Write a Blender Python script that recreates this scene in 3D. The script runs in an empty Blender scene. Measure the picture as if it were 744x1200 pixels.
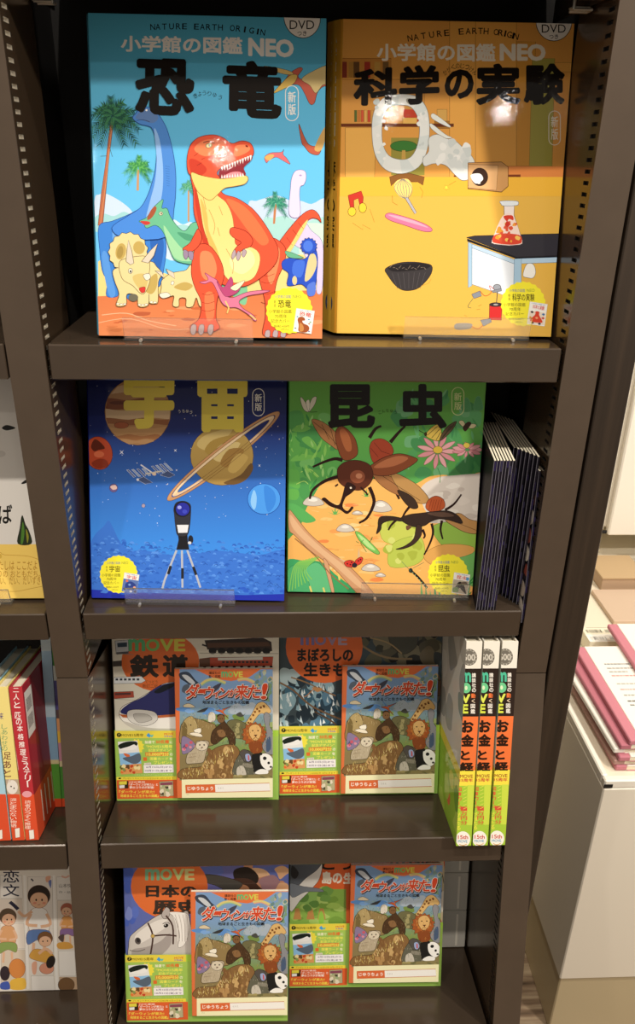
import bpy, math, random
import numpy as np
from mathutils import Vector, Matrix
from mathutils.geometry import tessellate_polygon, delaunay_2d_cdt
S = bpy.context.scene
COL = S.collection
# ------------------------------------------------------------------ camera
RGT = Vector((0.999039, -0.040206, 0.017469)); UPV = Vector((0.001080, 0.420949, 0.907084)); FWD = Vector((0.043824, 0.906193, -0.420588))
CAMPOS = Vector((-0.02413, -0.73760, 1.45000)); FPX = 901.0
cam = bpy.data.cameras.new('camera'); cam.sensor_fit = 'VERTICAL'; cam.sensor_height = 36; cam.lens = 36 * FPX / 1200
cam.clip_start = 0.02
camo = bpy.data.objects.new('camera', cam); COL.objects.link(camo)
camo.matrix_world = Matrix.Translation(CAMPOS) @ Matrix((RGT, UPV, -FWD)).transposed().to_4x4()
S.camera = camo
# ------------------------------------------------------------------ light and exposure
def lamp(name, loc, target, power, size, spot, col=(1, .93, .83), blend=.35):
    l = bpy.data.lights.new(name, 'SPOT'); l.energy = power; l.shadow_soft_size = size
    l.spot_size = math.radians(spot); l.spot_blend = blend; l.color = col
    o = bpy.data.objects.new(name, l); COL.objects.link(o); o.location = loc
    o.rotation_euler = (Vector(target) - Vector(loc)).to_track_quat('-Z', 'Y').to_euler()
    return o
# ceiling downlights over the aisle: one row close to the case, one row behind the visitor
for x, p in ((-1.1, 48), (.0, 122), (1.1, 48)):
    lamp('aisle_downlight', (x, -1.0, 3.3), (x * .9, -.1, .9), p, .03, 110)
for x in (-.85, -.35, .2, .6):
    lamp('track_spot', (x, -1.88, 2.6), (x * .4, 0, 1.0), 3.4, .018, 75)
lamp('counter_light', (1.05, .1, 2.5), (.85, .45, .6), 45, .06, 120)
lamp('counter_light', (1.4, -1.2, 2.5), (.8, .3, .4), 120, .06, 120)  # unseen lamp added in front to brighten the counter face
wd = bpy.data.worlds.new('shop_ambience'); S.world = wd; wd.use_nodes = True
bgn = wd.node_tree.nodes['Background']; bgn.inputs[0].default_value = (1, .90, .78, 1); bgn.inputs[1].default_value = .43
S.view_settings.view_transform = 'Standard'; S.view_settings.look = 'None'; S.view_settings.gamma = 1
S.view_settings.use_curve_mapping = False; S.view_settings.exposure = 0.0
# ------------------------------------------------------------------ materials
def lin(h):
    if not isinstance(h, str): return h
    h = h.lstrip('#'); o = []
    if len(h) == 3: h = ''.join(q * 2 for q in h)
    for i in (0, 2, 4):
        c = int(h[i:i + 2], 16) / 255; o.append(c / 12.92 if c <= .04045 else ((c + .055) / 1.055) ** 2.4)
    return tuple(o)
def mat(name, col, rough=.5, metal=0, spec=.5, coat=0, noise=0, nscale=(40, 40, 40), trans=0, ink=False, bump=0, bscale=60, ior=1.45, coatr=.06):
    m = bpy.data.materials.new(name); m.use_nodes = True; t = m.node_tree; b = t.nodes['Principled BSDF']
    c = lin(col); b.inputs['Base Color'].default_value = (*c, 1); b.inputs['Roughness'].default_value = rough
    b.inputs['Metallic'].default_value = metal; b.inputs['Specular IOR Level'].default_value = spec
    b.inputs['Coat Weight'].default_value = coat; b.inputs['Coat Roughness'].default_value = coatr
    b.inputs['Transmission Weight'].default_value = trans; b.inputs['IOR'].default_value = ior
    if ink:
        a = t.nodes.new('ShaderNodeAttribute'); a.attribute_name = 'ink'; t.links.new(a.outputs['Color'], b.inputs['Base Color'])
    if noise or bump:
        tc = t.nodes.new('ShaderNodeTexCoord'); mp = t.nodes.new('ShaderNodeMapping'); mp.inputs['Scale'].default_value = nscale
        n = t.nodes.new('ShaderNodeTexNoise'); n.inputs['Detail'].default_value = 5; n.inputs['Scale'].default_value = 1
        t.links.new(tc.outputs['Object'], mp.inputs[0]); t.links.new(mp.outputs[0], n.inputs['Vector'])
        if noise:
            r = t.nodes.new('ShaderNodeValToRGB'); r.color_ramp.elements[0].position = .3; r.color_ramp.elements[1].position = .7
            r.color_ramp.elements[0].color = (*[q * (1 - noise) for q in c], 1); r.color_ramp.elements[1].color = (*[min(1, q * (1 + noise)) for q in c], 1)
            t.links.new(n.outputs['Fac'], r.inputs[0]); t.links.new(r.outputs[0], b.inputs['Base Color'])
        if bump:
            bn = t.nodes.new('ShaderNodeBump'); bn.inputs['Strength'].default_value = bump; bn.inputs['Distance'].default_value = .0004
            if ink: n.inputs['Scale'].default_value = bscale / 40
            t.links.new(n.outputs['Fac'], bn.inputs['Height']); t.links.new(bn.outputs[0], b.inputs['Coat Normal'])
    return m
M_INK = mat('printed_laminate', '#fff', .65, spec=.08, ink=True, coat=.36, bump=.12, nscale=(160, 160, 160), coatr=.02)
M_PAPER = mat('printed_paper', '#fff', .6, spec=.12, ink=True, coat=.08, coatr=.1)
M_PAGE = mat('page_edges', '#e9dfc6', .8, noise=.12, nscale=(5, 900, 5))
M_METAL = mat('bronze_metal', '#514438', .36, .2, noise=.05, nscale=(30, 30, 30))
M_SHELF = mat('bronze_shelf', '#463a2f', .2, .2, noise=.05, nscale=(30, 30, 30))
M_PLATE = mat('bronze_plate_gloss', '#4a3a2b', .2, .45)
M_STEEL = mat('bare_steel', '#d8d2c6', .35, .8)
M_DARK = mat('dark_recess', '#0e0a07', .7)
M_WOOD = mat('dark_woodgrain', '#2f241a', .45, noise=.4, nscale=(90, 90, 3))
M_ACRYL = mat('clear_acrylic', '#fdfaf5', .04, trans=.93, ior=1.3)
M_WHITE = mat('white_enamel', '#efe8da', .4)
M_CREAM = mat('cream_laminate', '#e6dcc6', .5)
# ------------------------------------------------------------------ mesh builder
class MB:
    def __init__(s): s.v = []; s.f = []; s.m = []; s.c = []
    def poly(s, pts, col=(1, 1, 1), mi=0, cols=None):
        i = len(s.v); s.v += [tuple(p) for p in pts]; s.c += (cols if cols else [col] * len(pts))
        s.f.append(tuple(range(i, i + len(pts)))); s.m.append(mi)
    def raw(s, pts, faces, col=(1, 1, 1), mi=0, cols=None):
        i = len(s.v); s.v += [tuple(p) for p in pts]; s.c += (cols if cols else [col] * len(pts))
        for f in faces: s.f.append(tuple(q + i for q in f)); s.m.append(mi)
    def box(s, a, b, col=(1, 1, 1), mi=0, M=None):
        (x0, y0, z0), (x1, y1, z1) = a, b
        p = [Vector(q) for q in ((x0, y0, z0), (x1, y0, z0), (x1, y1, z0), (x0, y1, z0), (x0, y0, z1), (x1, y0, z1), (x1, y1, z1), (x0, y1, z1))]
        if M is not None: p = [M @ q for q in p]
        s.raw(p, ((0, 3, 2, 1), (4, 5, 6, 7), (0, 1, 5, 4), (1, 2, 6, 5), (2, 3, 7, 6), (3, 0, 4, 7)), lin(col), mi)
    def bbox(s, a, b, r, col=(1, 1, 1), mi=0, M=None):
        """box with chamfered edges"""
        x0, y0, z0 = a; x1, y1, z1 = b
        P = []
        for sx in (0, 1):
            for sy in (0, 1):
                for sz in (0, 1):
                    X, Y, Z = (x0, x1)[sx], (y0, y1)[sy], (z0, z1)[sz]; dx, dy, dz = (r, -r)[sx], (r, -r)[sy], (r, -r)[sz]
                    P += [(X, Y + dy, Z + dz), (X + dx, Y, Z + dz), (X + dx, Y + dy, Z)]
        I = lambda sx, sy, sz, k: ((sx * 2 + sy) * 2 + sz) * 3 + k
        F = []
        for q in (0, 1):
            F += [tuple(I(q, *t, 0) for t in ((0, 0), (1, 0), (1, 1), (0, 1))), tuple(I(t[0], q, t[1], 1) for t in ((0, 0), (1, 0), (1, 1), (0, 1))), tuple(I(*t, q, 2) for t in ((0, 0), (1, 0), (1, 1), (0, 1)))]
        for p in (0, 1):
            for q in (0, 1):
                F += [(I(p, q, 0, 0), I(p, q, 1, 0), I(p, q, 1, 1), I(p, q, 0, 1)), (I(p, 0, q, 0), I(p, 1, q, 0), I(p, 1, q, 2), I(p, 0, q, 2)), (I(0, p, q, 1), I(1, p, q, 1), I(1, p, q, 2), I(0, p, q, 2))]
                for r_ in (0, 1): F.append(tuple(I(p, q, r_, k) for k in range(3)))
        P = [Vector(p) for p in P]
        if M is not None: P = [M @ p for p in P]
        s.raw(P, F, lin(col), mi)
    def cyl(s, a, b, r, n=12, col=(1, 1, 1), mi=0, r2=None):
        a, b = Vector(a), Vector(b); ax = (b - a).normalized(); u = ax.orthogonal().normalized(); w = ax.cross(u); r2 = r if r2 is None else r2
        p = [a + (u * math.cos(t * math.tau / n) + w * math.sin(t * math.tau / n)) * r for t in range(n)] + [b + (u * math.cos(t * math.tau / n) + w * math.sin(t * math.tau / n)) * r2 for t in range(n)]
        s.raw(p, [(i, (i + 1) % n, n + (i + 1) % n, n + i) for i in range(n)] + [tuple(range(n))[::-1], tuple(range(n, 2 * n))], lin(col), mi)
    def build(s, name, mats, parent=None, loc=None, smooth=False):
        me = bpy.data.meshes.new(name); me.from_pydata(s.v, [], s.f)
        for m in (mats if isinstance(mats, (list, tuple)) else [mats]): me.materials.append(m)
        me.polygons.foreach_set('material_index', s.m)
        at = me.color_attributes.new('ink', 'FLOAT_COLOR', 'POINT'); fl = []
        for c in s.c: fl += [c[0], c[1], c[2], 1]
        at.data.foreach_set('color', fl)
        if smooth: me.polygons.foreach_set('use_smooth', [True] * len(me.polygons))
        me.update(); o = bpy.data.objects.new(name, me); COL.objects.link(o)
        if parent: o.parent = parent
        if loc: o.location = loc
        return o
def tag(o, label=None, cat=None, group=None, kind=None):
    if label: o['label'] = label
    if cat: o['category'] = cat
    if group: o['group'] = group
    if kind: o['kind'] = kind
    return o
def empty(name, M, label, cat, group=None):
    o = bpy.data.objects.new(name, None); COL.objects.link(o); o.empty_display_size = .03
    o.matrix_world = M; return tag(o, label, cat, group)
def copy_tree(o, parent=None):
    c = o.copy(); COL.objects.link(c)
    if parent: c.parent = parent
    for ch in list(o.children): copy_tree(ch, c)
    return c
# ------------------------------------------------------------------ lettering
_gc = {}
def _curve(text, mode):
    c = bpy.data.curves.new('lettering', 'FONT'); c.body = text; c.size = 1; c.fill_mode = mode; c.resolution_u = 3
    o = bpy.data.objects.new('lettering', c); COL.objects.link(o)
    ev = o.evaluated_get(bpy.context.evaluated_depsgraph_get()); m = ev.to_mesh()
    v = [(q.co.x, q.co.y) for q in m.vertices]; f = [tuple(p.vertices) for p in m.polygons]; e = [tuple(q.vertices) for q in m.edges]
    ev.to_mesh_clear(); bpy.data.objects.remove(o); bpy.data.curves.remove(c)
    return v, f, e
def glyphs(text, b):
    k = (text, round(b, 4))
    if k in _gc: return _gc[k]
    v, f, e = _curve(text, 'FRONT'); b = b * .48
    if b > .009:        # bolder, rounded strokes: the outline is thickened and merged into one flat sheet
        fv, ff = np.array(v), [g for g in f]; ov, of, oe = _curve(text, 'NONE'); v = list(v); f = list(f); n = 7
        for x, y in ov:
            i = len(v); v += [(x + b * math.cos(t * math.tau / n), y + b * math.sin(t * math.tau / n)) for t in range(n)]; f.append(tuple(range(i, i + n)))
        for i, j in oe:
            (x0, y0), (x1, y1) = ov[i], ov[j]; d = math.hypot(x1 - x0, y1 - y0) or 1; nx, ny = -(y1 - y0) / d * b, (x1 - x0) / d * b
            q = len(v); v += [(x0 - nx, y0 - ny), (x1 - nx, y1 - ny), (x1 + nx, y1 + ny), (x0 + nx, y0 + ny)]; f.append((q, q + 1, q + 2, q + 3))
        r = delaunay_2d_cdt([Vector(q) for q in v], [], f, 0, 1e-5); v = [(q.x, q.y) for q in r[0]]
        V = np.array(v); T = np.array([g for g in r[2] if len(g) == 3]); c = V[T].mean(axis=1); keep = np.zeros(len(T), bool)
        for g in ff:
            for k in range(1, len(g) - 1):
                A, B, C = fv[g[0]], fv[g[k]], fv[g[k + 1]]; x = lambda P, Q: (Q[0] - P[0]) * (c[:, 1] - P[1]) - (Q[1] - P[1]) * (c[:, 0] - P[0])
                s1, s2, s3 = x(A, B), x(B, C), x(C, A); keep |= ((s1 >= 0) & (s2 >= 0) & (s3 >= 0)) | ((s1 <= 0) & (s2 <= 0) & (s3 <= 0))
        for i, j in oe:
            A, D = np.array(ov[i]), np.array(ov[j]) - np.array(ov[i]); q = c - A; h = np.clip((q @ D) / max(D @ D, 1e-12), 0, 1); keep |= ((q - h[:, None] * D) ** 2).sum(axis=1) < (b * .98) ** 2
        f = [tuple(int(w) for w in g) for g in T[keep]]
    xs = [p[0] for p in v] or [0, 1]; ys = [p[1] for p in v] or [0, 1]
    _gc[k] = (v, f, (min(xs), min(ys), max(xs), max(ys))); return _gc[k]
# ------------------------------------------------------------------ flat printed artwork on a plane of a thing
def smooth_pts(p, closed=True, n=4):
    o = []; L = len(p); rng = range(L) if closed else range(L - 1)
    for i in rng:
        a, b, c, d = (p[(i + k) % L] if closed else p[min(max(i + k, 0), L - 1)] for k in (-1, 0, 1, 2))
        for s in range(n):
            t = s / n
            o.append(tuple(.5 * (2 * b[q] + (c[q] - a[q]) * t + (2 * a[q] - 5 * b[q] + 4 * c[q] - d[q]) * t * t + (3 * b[q] - a[q] - 3 * c[q] + d[q]) * t ** 3) for q in (0, 1)))
    if not closed: o.append(p[-1])
    return o
def nums(p):
    if isinstance(p, str):
        q = [float(x) for x in p.split()]; return list(zip(q[::2], q[1::2]))
    return list(p)
def clip_poly(pts, cols, x0, y0, x1, y1):
    for ax, lim, sg in ((0, x0, 1), (0, x1, -1), (1, y0, 1), (1, y1, -1)):
        if all((p[ax] - lim) * sg >= 0 for p in pts): continue
        o, oc = [], []
        for i in range(len(pts)):
            a, b = pts[i - 1], pts[i]; ca, cb = cols[i - 1], cols[i]; da, db = (a[ax] - lim) * sg, (b[ax] - lim) * sg
            if (da >= 0) != (db >= 0):
                t = da / (da - db); o.append(tuple(a[k] + (b[k] - a[k]) * t for k in range(2))); oc.append(tuple(ca[k] + (cb[k] - ca[k]) * t for k in range(3)))
            if db >= 0: o.append(b); oc.append(cb)
        pts, cols = o, oc
        if len(pts) < 3: return [], []
    return pts, cols
def mix(a, b, t):
    a, b = lin(a), lin(b); return tuple(a[k] + (b[k] - a[k]) * t for k in range(3))
class Art:
    """pictures and lettering printed on the plane of 'frame' (a matrix in the thing's own space: x along, y into the thing, z up)"""
    DZ = .0000045
    def __init__(s, mb, w, h, world=None, frame=Matrix(), mi=0, lay0=1, bounds=None):
        s.mb, s.w, s.h, s.fr, s.mi, s.lay0 = mb, w, h, frame, mi, lay0
        s.x0 = s.y0 = 0; s.k = 1; s.done = []; s.bd = bounds or (0, 0, w, h)
        s.W = (world @ frame) if world is not None else None
        if s.W is not None: s.O = s.W.translation; s.ux, s.un, s.uz = (s.W.to_3x3().col[i].normalized() for i in range(3))
    def crop(s, x0, y0, k): s.x0, s.y0, s.k = x0, y0, k; return s
    def uv(s, x, y):
        if s.W is None: return (s.x0 + x / s.k, s.y0 + y / s.k)
        px, py = s.x0 + x / s.k, s.y0 + y / s.k
        d = RGT * ((px - 372) / FPX) + UPV * ((600 - py) / FPX) + FWD
        P = CAMPOS + d * ((s.O - CAMPOS).dot(s.un) / d.dot(s.un)) - s.O
        return (P.dot(s.ux), P.dot(s.uz))
    def _lay(s, pts):
        xs = [p[0] for p in pts]; ys = [p[1] for p in pts]; b = (min(xs), min(ys), max(xs), max(ys)); L = s.lay0
        for c, l in s.done:
            if l >= L and b[0] < c[2] and b[2] > c[0] and b[1] < c[3] and b[3] > c[1]: L = l + 1
        s.done.append((b, L)); return L
    def at(s, p, L): return s.fr @ Vector((p[0], -L * s.DZ, p[1]))
    def _emit(s, pts, cols, L, tess=True):
        pts, cols = clip_poly(pts, cols, *s.bd)
        if len(pts) < 3: return
        P = [s.at(p, L) for p in pts]
        if not tess or len(pts) == 3: s.mb.poly(P, mi=s.mi, cols=list(cols)); return
        s.mb.raw(P, tessellate_polygon([[Vector((p[0], p[1], 0)) for p in pts]]), mi=s.mi, cols=list(cols))
    def P(s, pts, col, sm=0, lw=0, lc='#2a1c14', col2=None, ax=1):
        q = nums(pts)
        if sm: q = smooth_pts(q, True, 4)
        uvs = [s.uv(*p) for p in q]; c1 = lin(col)
        if col2:
            v = [p[ax] for p in q]; a, b = min(v), max(v); cols = [mix(col, col2, (p[ax] - a) / (b - a or 1)) for p in q]
        else: cols = [c1] * len(q)
        s._emit(uvs, cols, s._lay(uvs))
        if lw: s.L(q + [q[0]], lw, lc)
        return s
    def grid(s, x0, y0, x1, y1, fn, nx=14, ny=20):
        """smoothly varying ink over a rectangle; fn(tx, ty) gives the ink"""
        uv = [s.uv(x0 + (x1 - x0) * i / nx, y0 + (y1 - y0) * j / ny) for j in range(ny + 1) for i in range(nx + 1)]; L = s._lay(uv)
        cc = [lin(fn(i / nx, j / ny)) for j in range(ny + 1) for i in range(nx + 1)]
        for j in range(ny):
            for i in range(nx):
                ix = [j * (nx + 1) + i, j * (nx + 1) + i + 1, (j + 1) * (nx + 1) + i + 1, (j + 1) * (nx + 1) + i]
                s._emit([uv[k] for k in ix], [cc[k] for k in ix], L, False)
        return s
    def L(s, pts, w, col, sm=0, tap=(1, 1)):
        q = nums(pts)
        if sm: q = smooth_pts(q, False, 4)
        q = [p for i, p in enumerate(q) if i == 0 or p != q[i - 1]]
        if len(q) < 2: return s
        w = w * s.k / 2; n = len(q); A = []; B = []
        for i, p in enumerate(q):
            a, b = q[max(i - 1, 0)], q[min(i + 1, n - 1)]; d = math.hypot(b[0] - a[0], b[1] - a[1]) or 1
            ww = w * (tap[0] + (tap[1] - tap[0]) * i / (n - 1)); nx, ny = -(b[1] - a[1]) / d * ww, (b[0] - a[0]) / d * ww
            A.append(s.uv(p[0] + nx, p[1] + ny)); B.append(s.uv(p[0] - nx, p[1] - ny))
        L = s._lay(A + B); c = lin(col)
        for i in range(n - 1): s._emit([A[i], A[i + 1], B[i + 1], B[i]], [c] * 4, L, False)
        return s
    def E(s, cx, cy, rx, ry, col, rot=0, lw=0, lc='#2a1c14', col2=None, a0=0, a1=360, n=28):
        r = math.radians(rot); q = []
        full = a1 - a0 >= 360; m = n if full else n + 1
        for i in range(m):
            t = math.radians(a0 + (a1 - a0) * i / n); x, y = rx * math.cos(t), ry * math.sin(t)
            q.append((cx + x * math.cos(r) - y * math.sin(r), cy + x * math.sin(r) + y * math.cos(r)))
        return s.P(q, col, 0, lw, lc, col2)
    def star(s, cx, cy, r, col, n=12, inner=.85, lw=0, rot=0):
        return s.P([(cx + r * (1 if i % 2 else inner) * math.cos(math.pi * i / n + rot), cy + r * (1 if i % 2 else inner) * math.sin(math.pi * i / n + rot)) for i in range(2 * n)], col, 0, lw)
    def T(s, text, x0, y0, x1, y1, col, b=.012, quad=None, lay=None):
        """text fitted to a box, or to four corners tl tr br bl"""
        v, f, (ax, ay, bx, by) = glyphs(text, b)
        if not f: return s
        if quad: tl, tr, br, bl = nums(quad)
        else: tl, tr, br, bl = (x0, y0), (x1, y0), (x1, y1), (x0, y1)
        uv = []
        for x, y in v:
            i, j = (x - ax) / (bx - ax or 1), (by - y) / (by - ay or 1)
            uv.append(s.uv(*(tl[k] * (1 - i) * (1 - j) + tr[k] * i * (1 - j) + br[k] * i * j + bl[k] * (1 - i) * j for k in (0, 1))))
        L = s._lay(uv); c = lin(col); X0, Y0, X1, Y1 = s.bd
        if all(X0 <= p[0] <= X1 and Y0 <= p[1] <= Y1 for p in uv): s.mb.raw([s.at(p, L) for p in uv], f, c, s.mi)
        else:
            for g in f: s._emit([uv[k] for k in g], [c] * len(g), L, False)
        return s
    def V(s, text, x0, y0, x1, y1, col, b=.012, gap=.06):
        """vertical text, top to bottom"""
        n = len(text); hgt = (y1 - y0) / n
        for i, ch in enumerate(text):
            if ch == ' ': continue
            if ch == 'ー': s.P([((x0 + x1) / 2 + d * (x1 - x0) * .08, y0 + (i + e) * hgt) for d, e in ((-1, .1), (1, .1), (1, .9), (-1, .9))], col); continue
            sm_ = ch in 'っょゃゅッョャュ・、'; s.T(ch, x0 + (x1 - x0) * (.35 if sm_ else 0), y0 + (i + gap + (.2 if sm_ else 0)) * hgt, x1, y0 + (i + 1 - gap) * hgt, col, b)
        return s
    def arc(s, text, path, size, col, b=.012, wf=.8):
        """letters set one by one along a path"""
        q = smooth_pts(nums(path), False, 8); n = len(text)
        for i, ch in enumerate(text):
            if ch == ' ': continue
            t = (i + .5) / n * (len(q) - 1); k = min(int(t), len(q) - 2); a, c = q[k], q[k + 1]; f = t - k
            x, y = a[0] + (c[0] - a[0]) * f, a[1] + (c[1] - a[1]) * f; d = math.hypot(c[0] - a[0], c[1] - a[1]); dx, dy = (c[0] - a[0]) / d, (c[1] - a[1]) / d
            w2, h2 = size * wf / 2 * (.35 if ch == 'I' else 1), size / 2
            s.T(ch, 0, 0, 0, 0, col, b, [(x + dx * u - dy * w, y + dy * u + dx * w) for u, w in ((-w2, -h2), (w2, -h2), (w2, h2), (-w2, h2))])
        return s
    def blotch(s, pts_box, n, cols, rmin, rmax, seed=1, flat=1.0):
        """irregular patches of paint"""
        rd = random.Random(seed); x0, y0, x1, y1 = pts_box
        for i in range(n):
            cx, cy, r = rd.uniform(x0, x1), rd.uniform(y0, y1), rd.uniform(rmin, rmax)
            s.P([(cx + r * rd.uniform(.6, 1.2) * math.cos(k * math.tau / 7), cy + flat * r * rd.uniform(.6, 1.2) * math.sin(k * math.tau / 7)) for k in range(7)], rd.choice(cols), 1)
        return s
    def palm(s, cx, cy, R, col, n=9, leaf=.35, dark='#1f4a38', seed=3, lw=.7):
        rd = random.Random(seed)
        for i in range(n):
            a = -math.pi / 2 + (i - (n - 1) / 2) * (math.tau * .86 / n) + rd.uniform(-.1, .1); r = R * rd.uniform(.8, 1.1); pts = []
            for k in range(7):
                t = k / 6; pts.append((cx + math.cos(a) * r * t, cy + math.sin(a) * r * t + r * .45 * t * t * (1 if abs(math.cos(a)) > .2 else .3)))
            s.L(pts, lw, dark, tap=(1, .4))
            for k in range(1, 7):
                for m in (-1, 1):
                    (x, y), (xp, yp) = pts[k], pts[k - 1]; d = math.atan2(y - yp, x - xp) + m * .75; l = R * leaf * (1.1 - .08 * k)
                    for z in (0, .5):
                        xx, yy = x + (xp - x) * z, y + (yp - y) * z; nx, ny = -math.sin(d) * l * .075, math.cos(d) * l * .075
                        s.P([(xx - nx, yy - ny), (xx + nx, yy + ny), (xx + math.cos(d) * l, yy + math.sin(d) * l + l * .2)], col if (k + i) % 2 else dark)
        return s
# ------------------------------------------------------------------ the bookcase
HW, UW, ZK, TILT = .2515, .0356, .8968, math.radians(12.9)
ST, CT = math.sin(TILT), math.cos(TILT)
Z1, Z2 = 1.2829, .9823
def low(x, s, d):
    """point of the out-tilted lower half: s down along the front, d into the case"""
    return Vector((x, -s * ST + d * CT, ZK - s * CT - d * ST))
def lowM(x, s, d, roll=0): return Matrix.Translation(low(x, s, d)) @ Matrix.Rotation(-TILT, 4, 'X') @ Matrix.Rotation(roll, 4, 'Y')
LOWF = Matrix.Translation((0, 0, ZK)) @ Matrix.Rotation(-TILT, 4, 'X')     # local z up the slope, y into the case
case = empty('bookcase', Matrix.Translation((0, 0, 0)), 'dark bronze metal bookcase with slotted uprights, filling most of the view', 'bookcase')
def upright(side, z0, z1, depth, M=None, name='upright'):
    mb = MB(); q = (lambda p: M @ Vector(p)) if M is not None else (lambda p: Vector(p)); xi, xo = side * HW, side * (HW + UW)
    B = lambda a, b, mi: mb.box((min(a[0], b[0]), a[1], a[2]), (max(a[0], b[0]), b[1], b[2]), mi=mi, M=M)
    B((xi, 0, z0), (xo, .0016, z1), 0); B((xo - side * .0016, .0016, z0), (xo, depth, z1), 0); B((xi + side * .003, depth - .002, z0), (xo - side * .002, depth, z1), 0)
    ya, yb, pit, hh = .008, .0215, .0096, .0036
    F = lambda y0, y1, a, b, x=xi, mi=1: mb.raw([q(p) for p in ((x, y0, a), (x, y1, a), (x, y1, b), (x, y0, b))], [(0, 1, 2, 3)], mi=mi)
    F(.0016, ya, z0, z1); F(yb, depth, z0, z1)
    n = int((z1 - z0) / pit); zz = z0; e = side * .0028
    for i in range(n):
        a = z0 + (i + .5) * pit; b = a + hh; F(ya, yb, zz, a); zz = b
        F(ya, yb, a, b, xi + e, 2)
        mb.raw([q(p) for p in ((xi, ya, a), (xi, yb, a), (xi + e, yb, a), (xi + e, ya, a))], [(0, 1, 2, 3)], mi=2)
        mb.raw([q(p) for p in ((xi, ya, b), (xi, yb, b), (xi + e, yb, b), (xi + e, ya, b))], [(0, 1, 2, 3)], mi=2)
        mb.raw([q(p) for p in ((xi, yb, a), (xi, yb, b), (xi + e, yb, b), (xi + e, yb, a))], [(0, 1, 2, 3)], mi=2)
        mb.raw([q(p) for p in ((xi, ya, a), (xi, ya, b), (xi + e, ya, b), (xi + e, ya, a))], [(0, 1, 2, 3)], mi=2)
    F(ya, yb, zz, z1)
    return mb.build(name, [M_METAL, M_PLATE, M_STEEL if side < 0 else M_DARK], case)  # bright left slots and dark right slots put light and shade into colour
for sd in (-1, 1):
    upright(sd, ZK, 1.95, .0965)
    upright(sd, -.90, -.0012, .2, LOWF, 'lower_upright')
mb = MB(); mb.bbox((-.83, 0, ZK), (-.7945, .0965, 1.95), .001); mb.build('upright', M_METAL, case)
mb = MB(); mb.bbox((-.83, 0, -.90), (-.7945, .2, -.0012), .001, M=LOWF); mb.build('lower_upright', M_METAL, case)
def shelf(x0, x1, z, depth, M=None, lip=.0345):
    mb = MB(); mb.bbox((x0, .0008, z - lip), (x1, .016, z), .0012, M=M); mb.box((x0, .0155, z - .004), (x1, depth, z - .0002), M=M)
    for x in (x0, x1 - .0015): mb.box((x, .0155, z - lip), (x + .0015, depth * .8, z - .004), M=M)
    mb.box((x0 + .002, .0158, z - lip), (x1 - .002, .03, z - lip + .0014), M=M)
    return mb.build('shelf', M_SHELF, case)
S3, S4 = .2186, .5117
for x0, x1 in ((-.2485, .2478), (-.792, -.2893)):
    top = shelf(x0, x1, 1.6085, .2); shelf(x0, x1, Z1, .2); shelf(x0, x1, Z2, .2)
    shelf(x0, x1, -S3, .2, LOWF); shelf(x0, x1, -S4, .25, LOWF)
    if x0 > -.3:
        for sd, y in ((-1, .088), (1, .055)):
            mb = MB(); x = (-.247, .232)[sd > 0]
            for k in (0, .012): mb.cyl((x, y + k, 1.571), (x + .016, y + k, 1.571), .0014, 8)
            mb.cyl((x + .016, y, 1.571), (x + .016, y + .012, 1.571), .0014, 8); mb.cyl((x, y, 1.571), (x, y, 1.59), .0014, 8)
            mb.box((x - .001, y + .001, 1.572), (x + .015, y + .011, 1.5733)); mb.build('shelf_hook', M_STEEL, top)
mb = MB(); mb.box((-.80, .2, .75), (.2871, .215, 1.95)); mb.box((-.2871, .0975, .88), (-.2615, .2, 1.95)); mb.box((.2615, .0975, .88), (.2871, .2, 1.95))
mb.box((-.80, .26, -.90), (.2871, .27, .02), M=LOWF); mb.build('back_panel', M_DARK, case)  # near-black panels paint in the darkness behind the shelves
mb = MB(); mb.bbox((.2905, -.0005, .004), (.3228, .33, 1.95), .0012); ep = mb.build('end_panel', M_WOOD, case); ep['label'] = 'dark brown woodgrain end panel'
mb = MB(); mb.box((-.80, -.12, .004), (.287, .2, .03)); mb.build('plinth', M_METAL, case)
# ------------------------------------------------------------------ room
def floor_mat():
    m = bpy.data.materials.new('worn_plank_floor'); m.use_nodes = True; t = m.node_tree; b = t.nodes['Principled BSDF']; b.inputs['Roughness'].default_value = .45
    tc = t.nodes.new('ShaderNodeTexCoord'); mp = t.nodes.new('ShaderNodeMapping'); mp.inputs['Scale'].default_value = (5, 60, 1); n = t.nodes.new('ShaderNodeTexNoise'); n.inputs['Scale'].default_value = 1; n.inputs['Detail'].default_value = 8
    r = t.nodes.new('ShaderNodeValToRGB'); e = r.color_ramp.elements; e[0].position = .32; e[0].color = (*lin('#3c2c1e'), 1); e[1].position = .68; e[1].color = (*lin('#b8a488'), 1); k = r.color_ramp.elements.new(.5); k.color = (*lin('#87705a'), 1)
    t.links.new(tc.outputs['Object'], mp.inputs[0]); t.links.new(mp.outputs[0], n.inputs['Vector']); t.links.new(n.outputs['Fac'], r.inputs[0]); t.links.new(r.outputs[0], b.inputs['Base Color']); return m
mb = MB(); mb.box((-2.2, -3.2, -.05), (2.6, 1.6, 0)); tag(mb.build('floor', floor_mat()), kind='structure')
mb = MB(); mb.box((-2.2, 1.5, 0), (2.6, 1.6, 2.8)); tag(mb.build('wall_back', mat('cream_wall', '#e2d4b0', .7, noise=.03, nscale=(6, 6, 6))), kind='structure')
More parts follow.
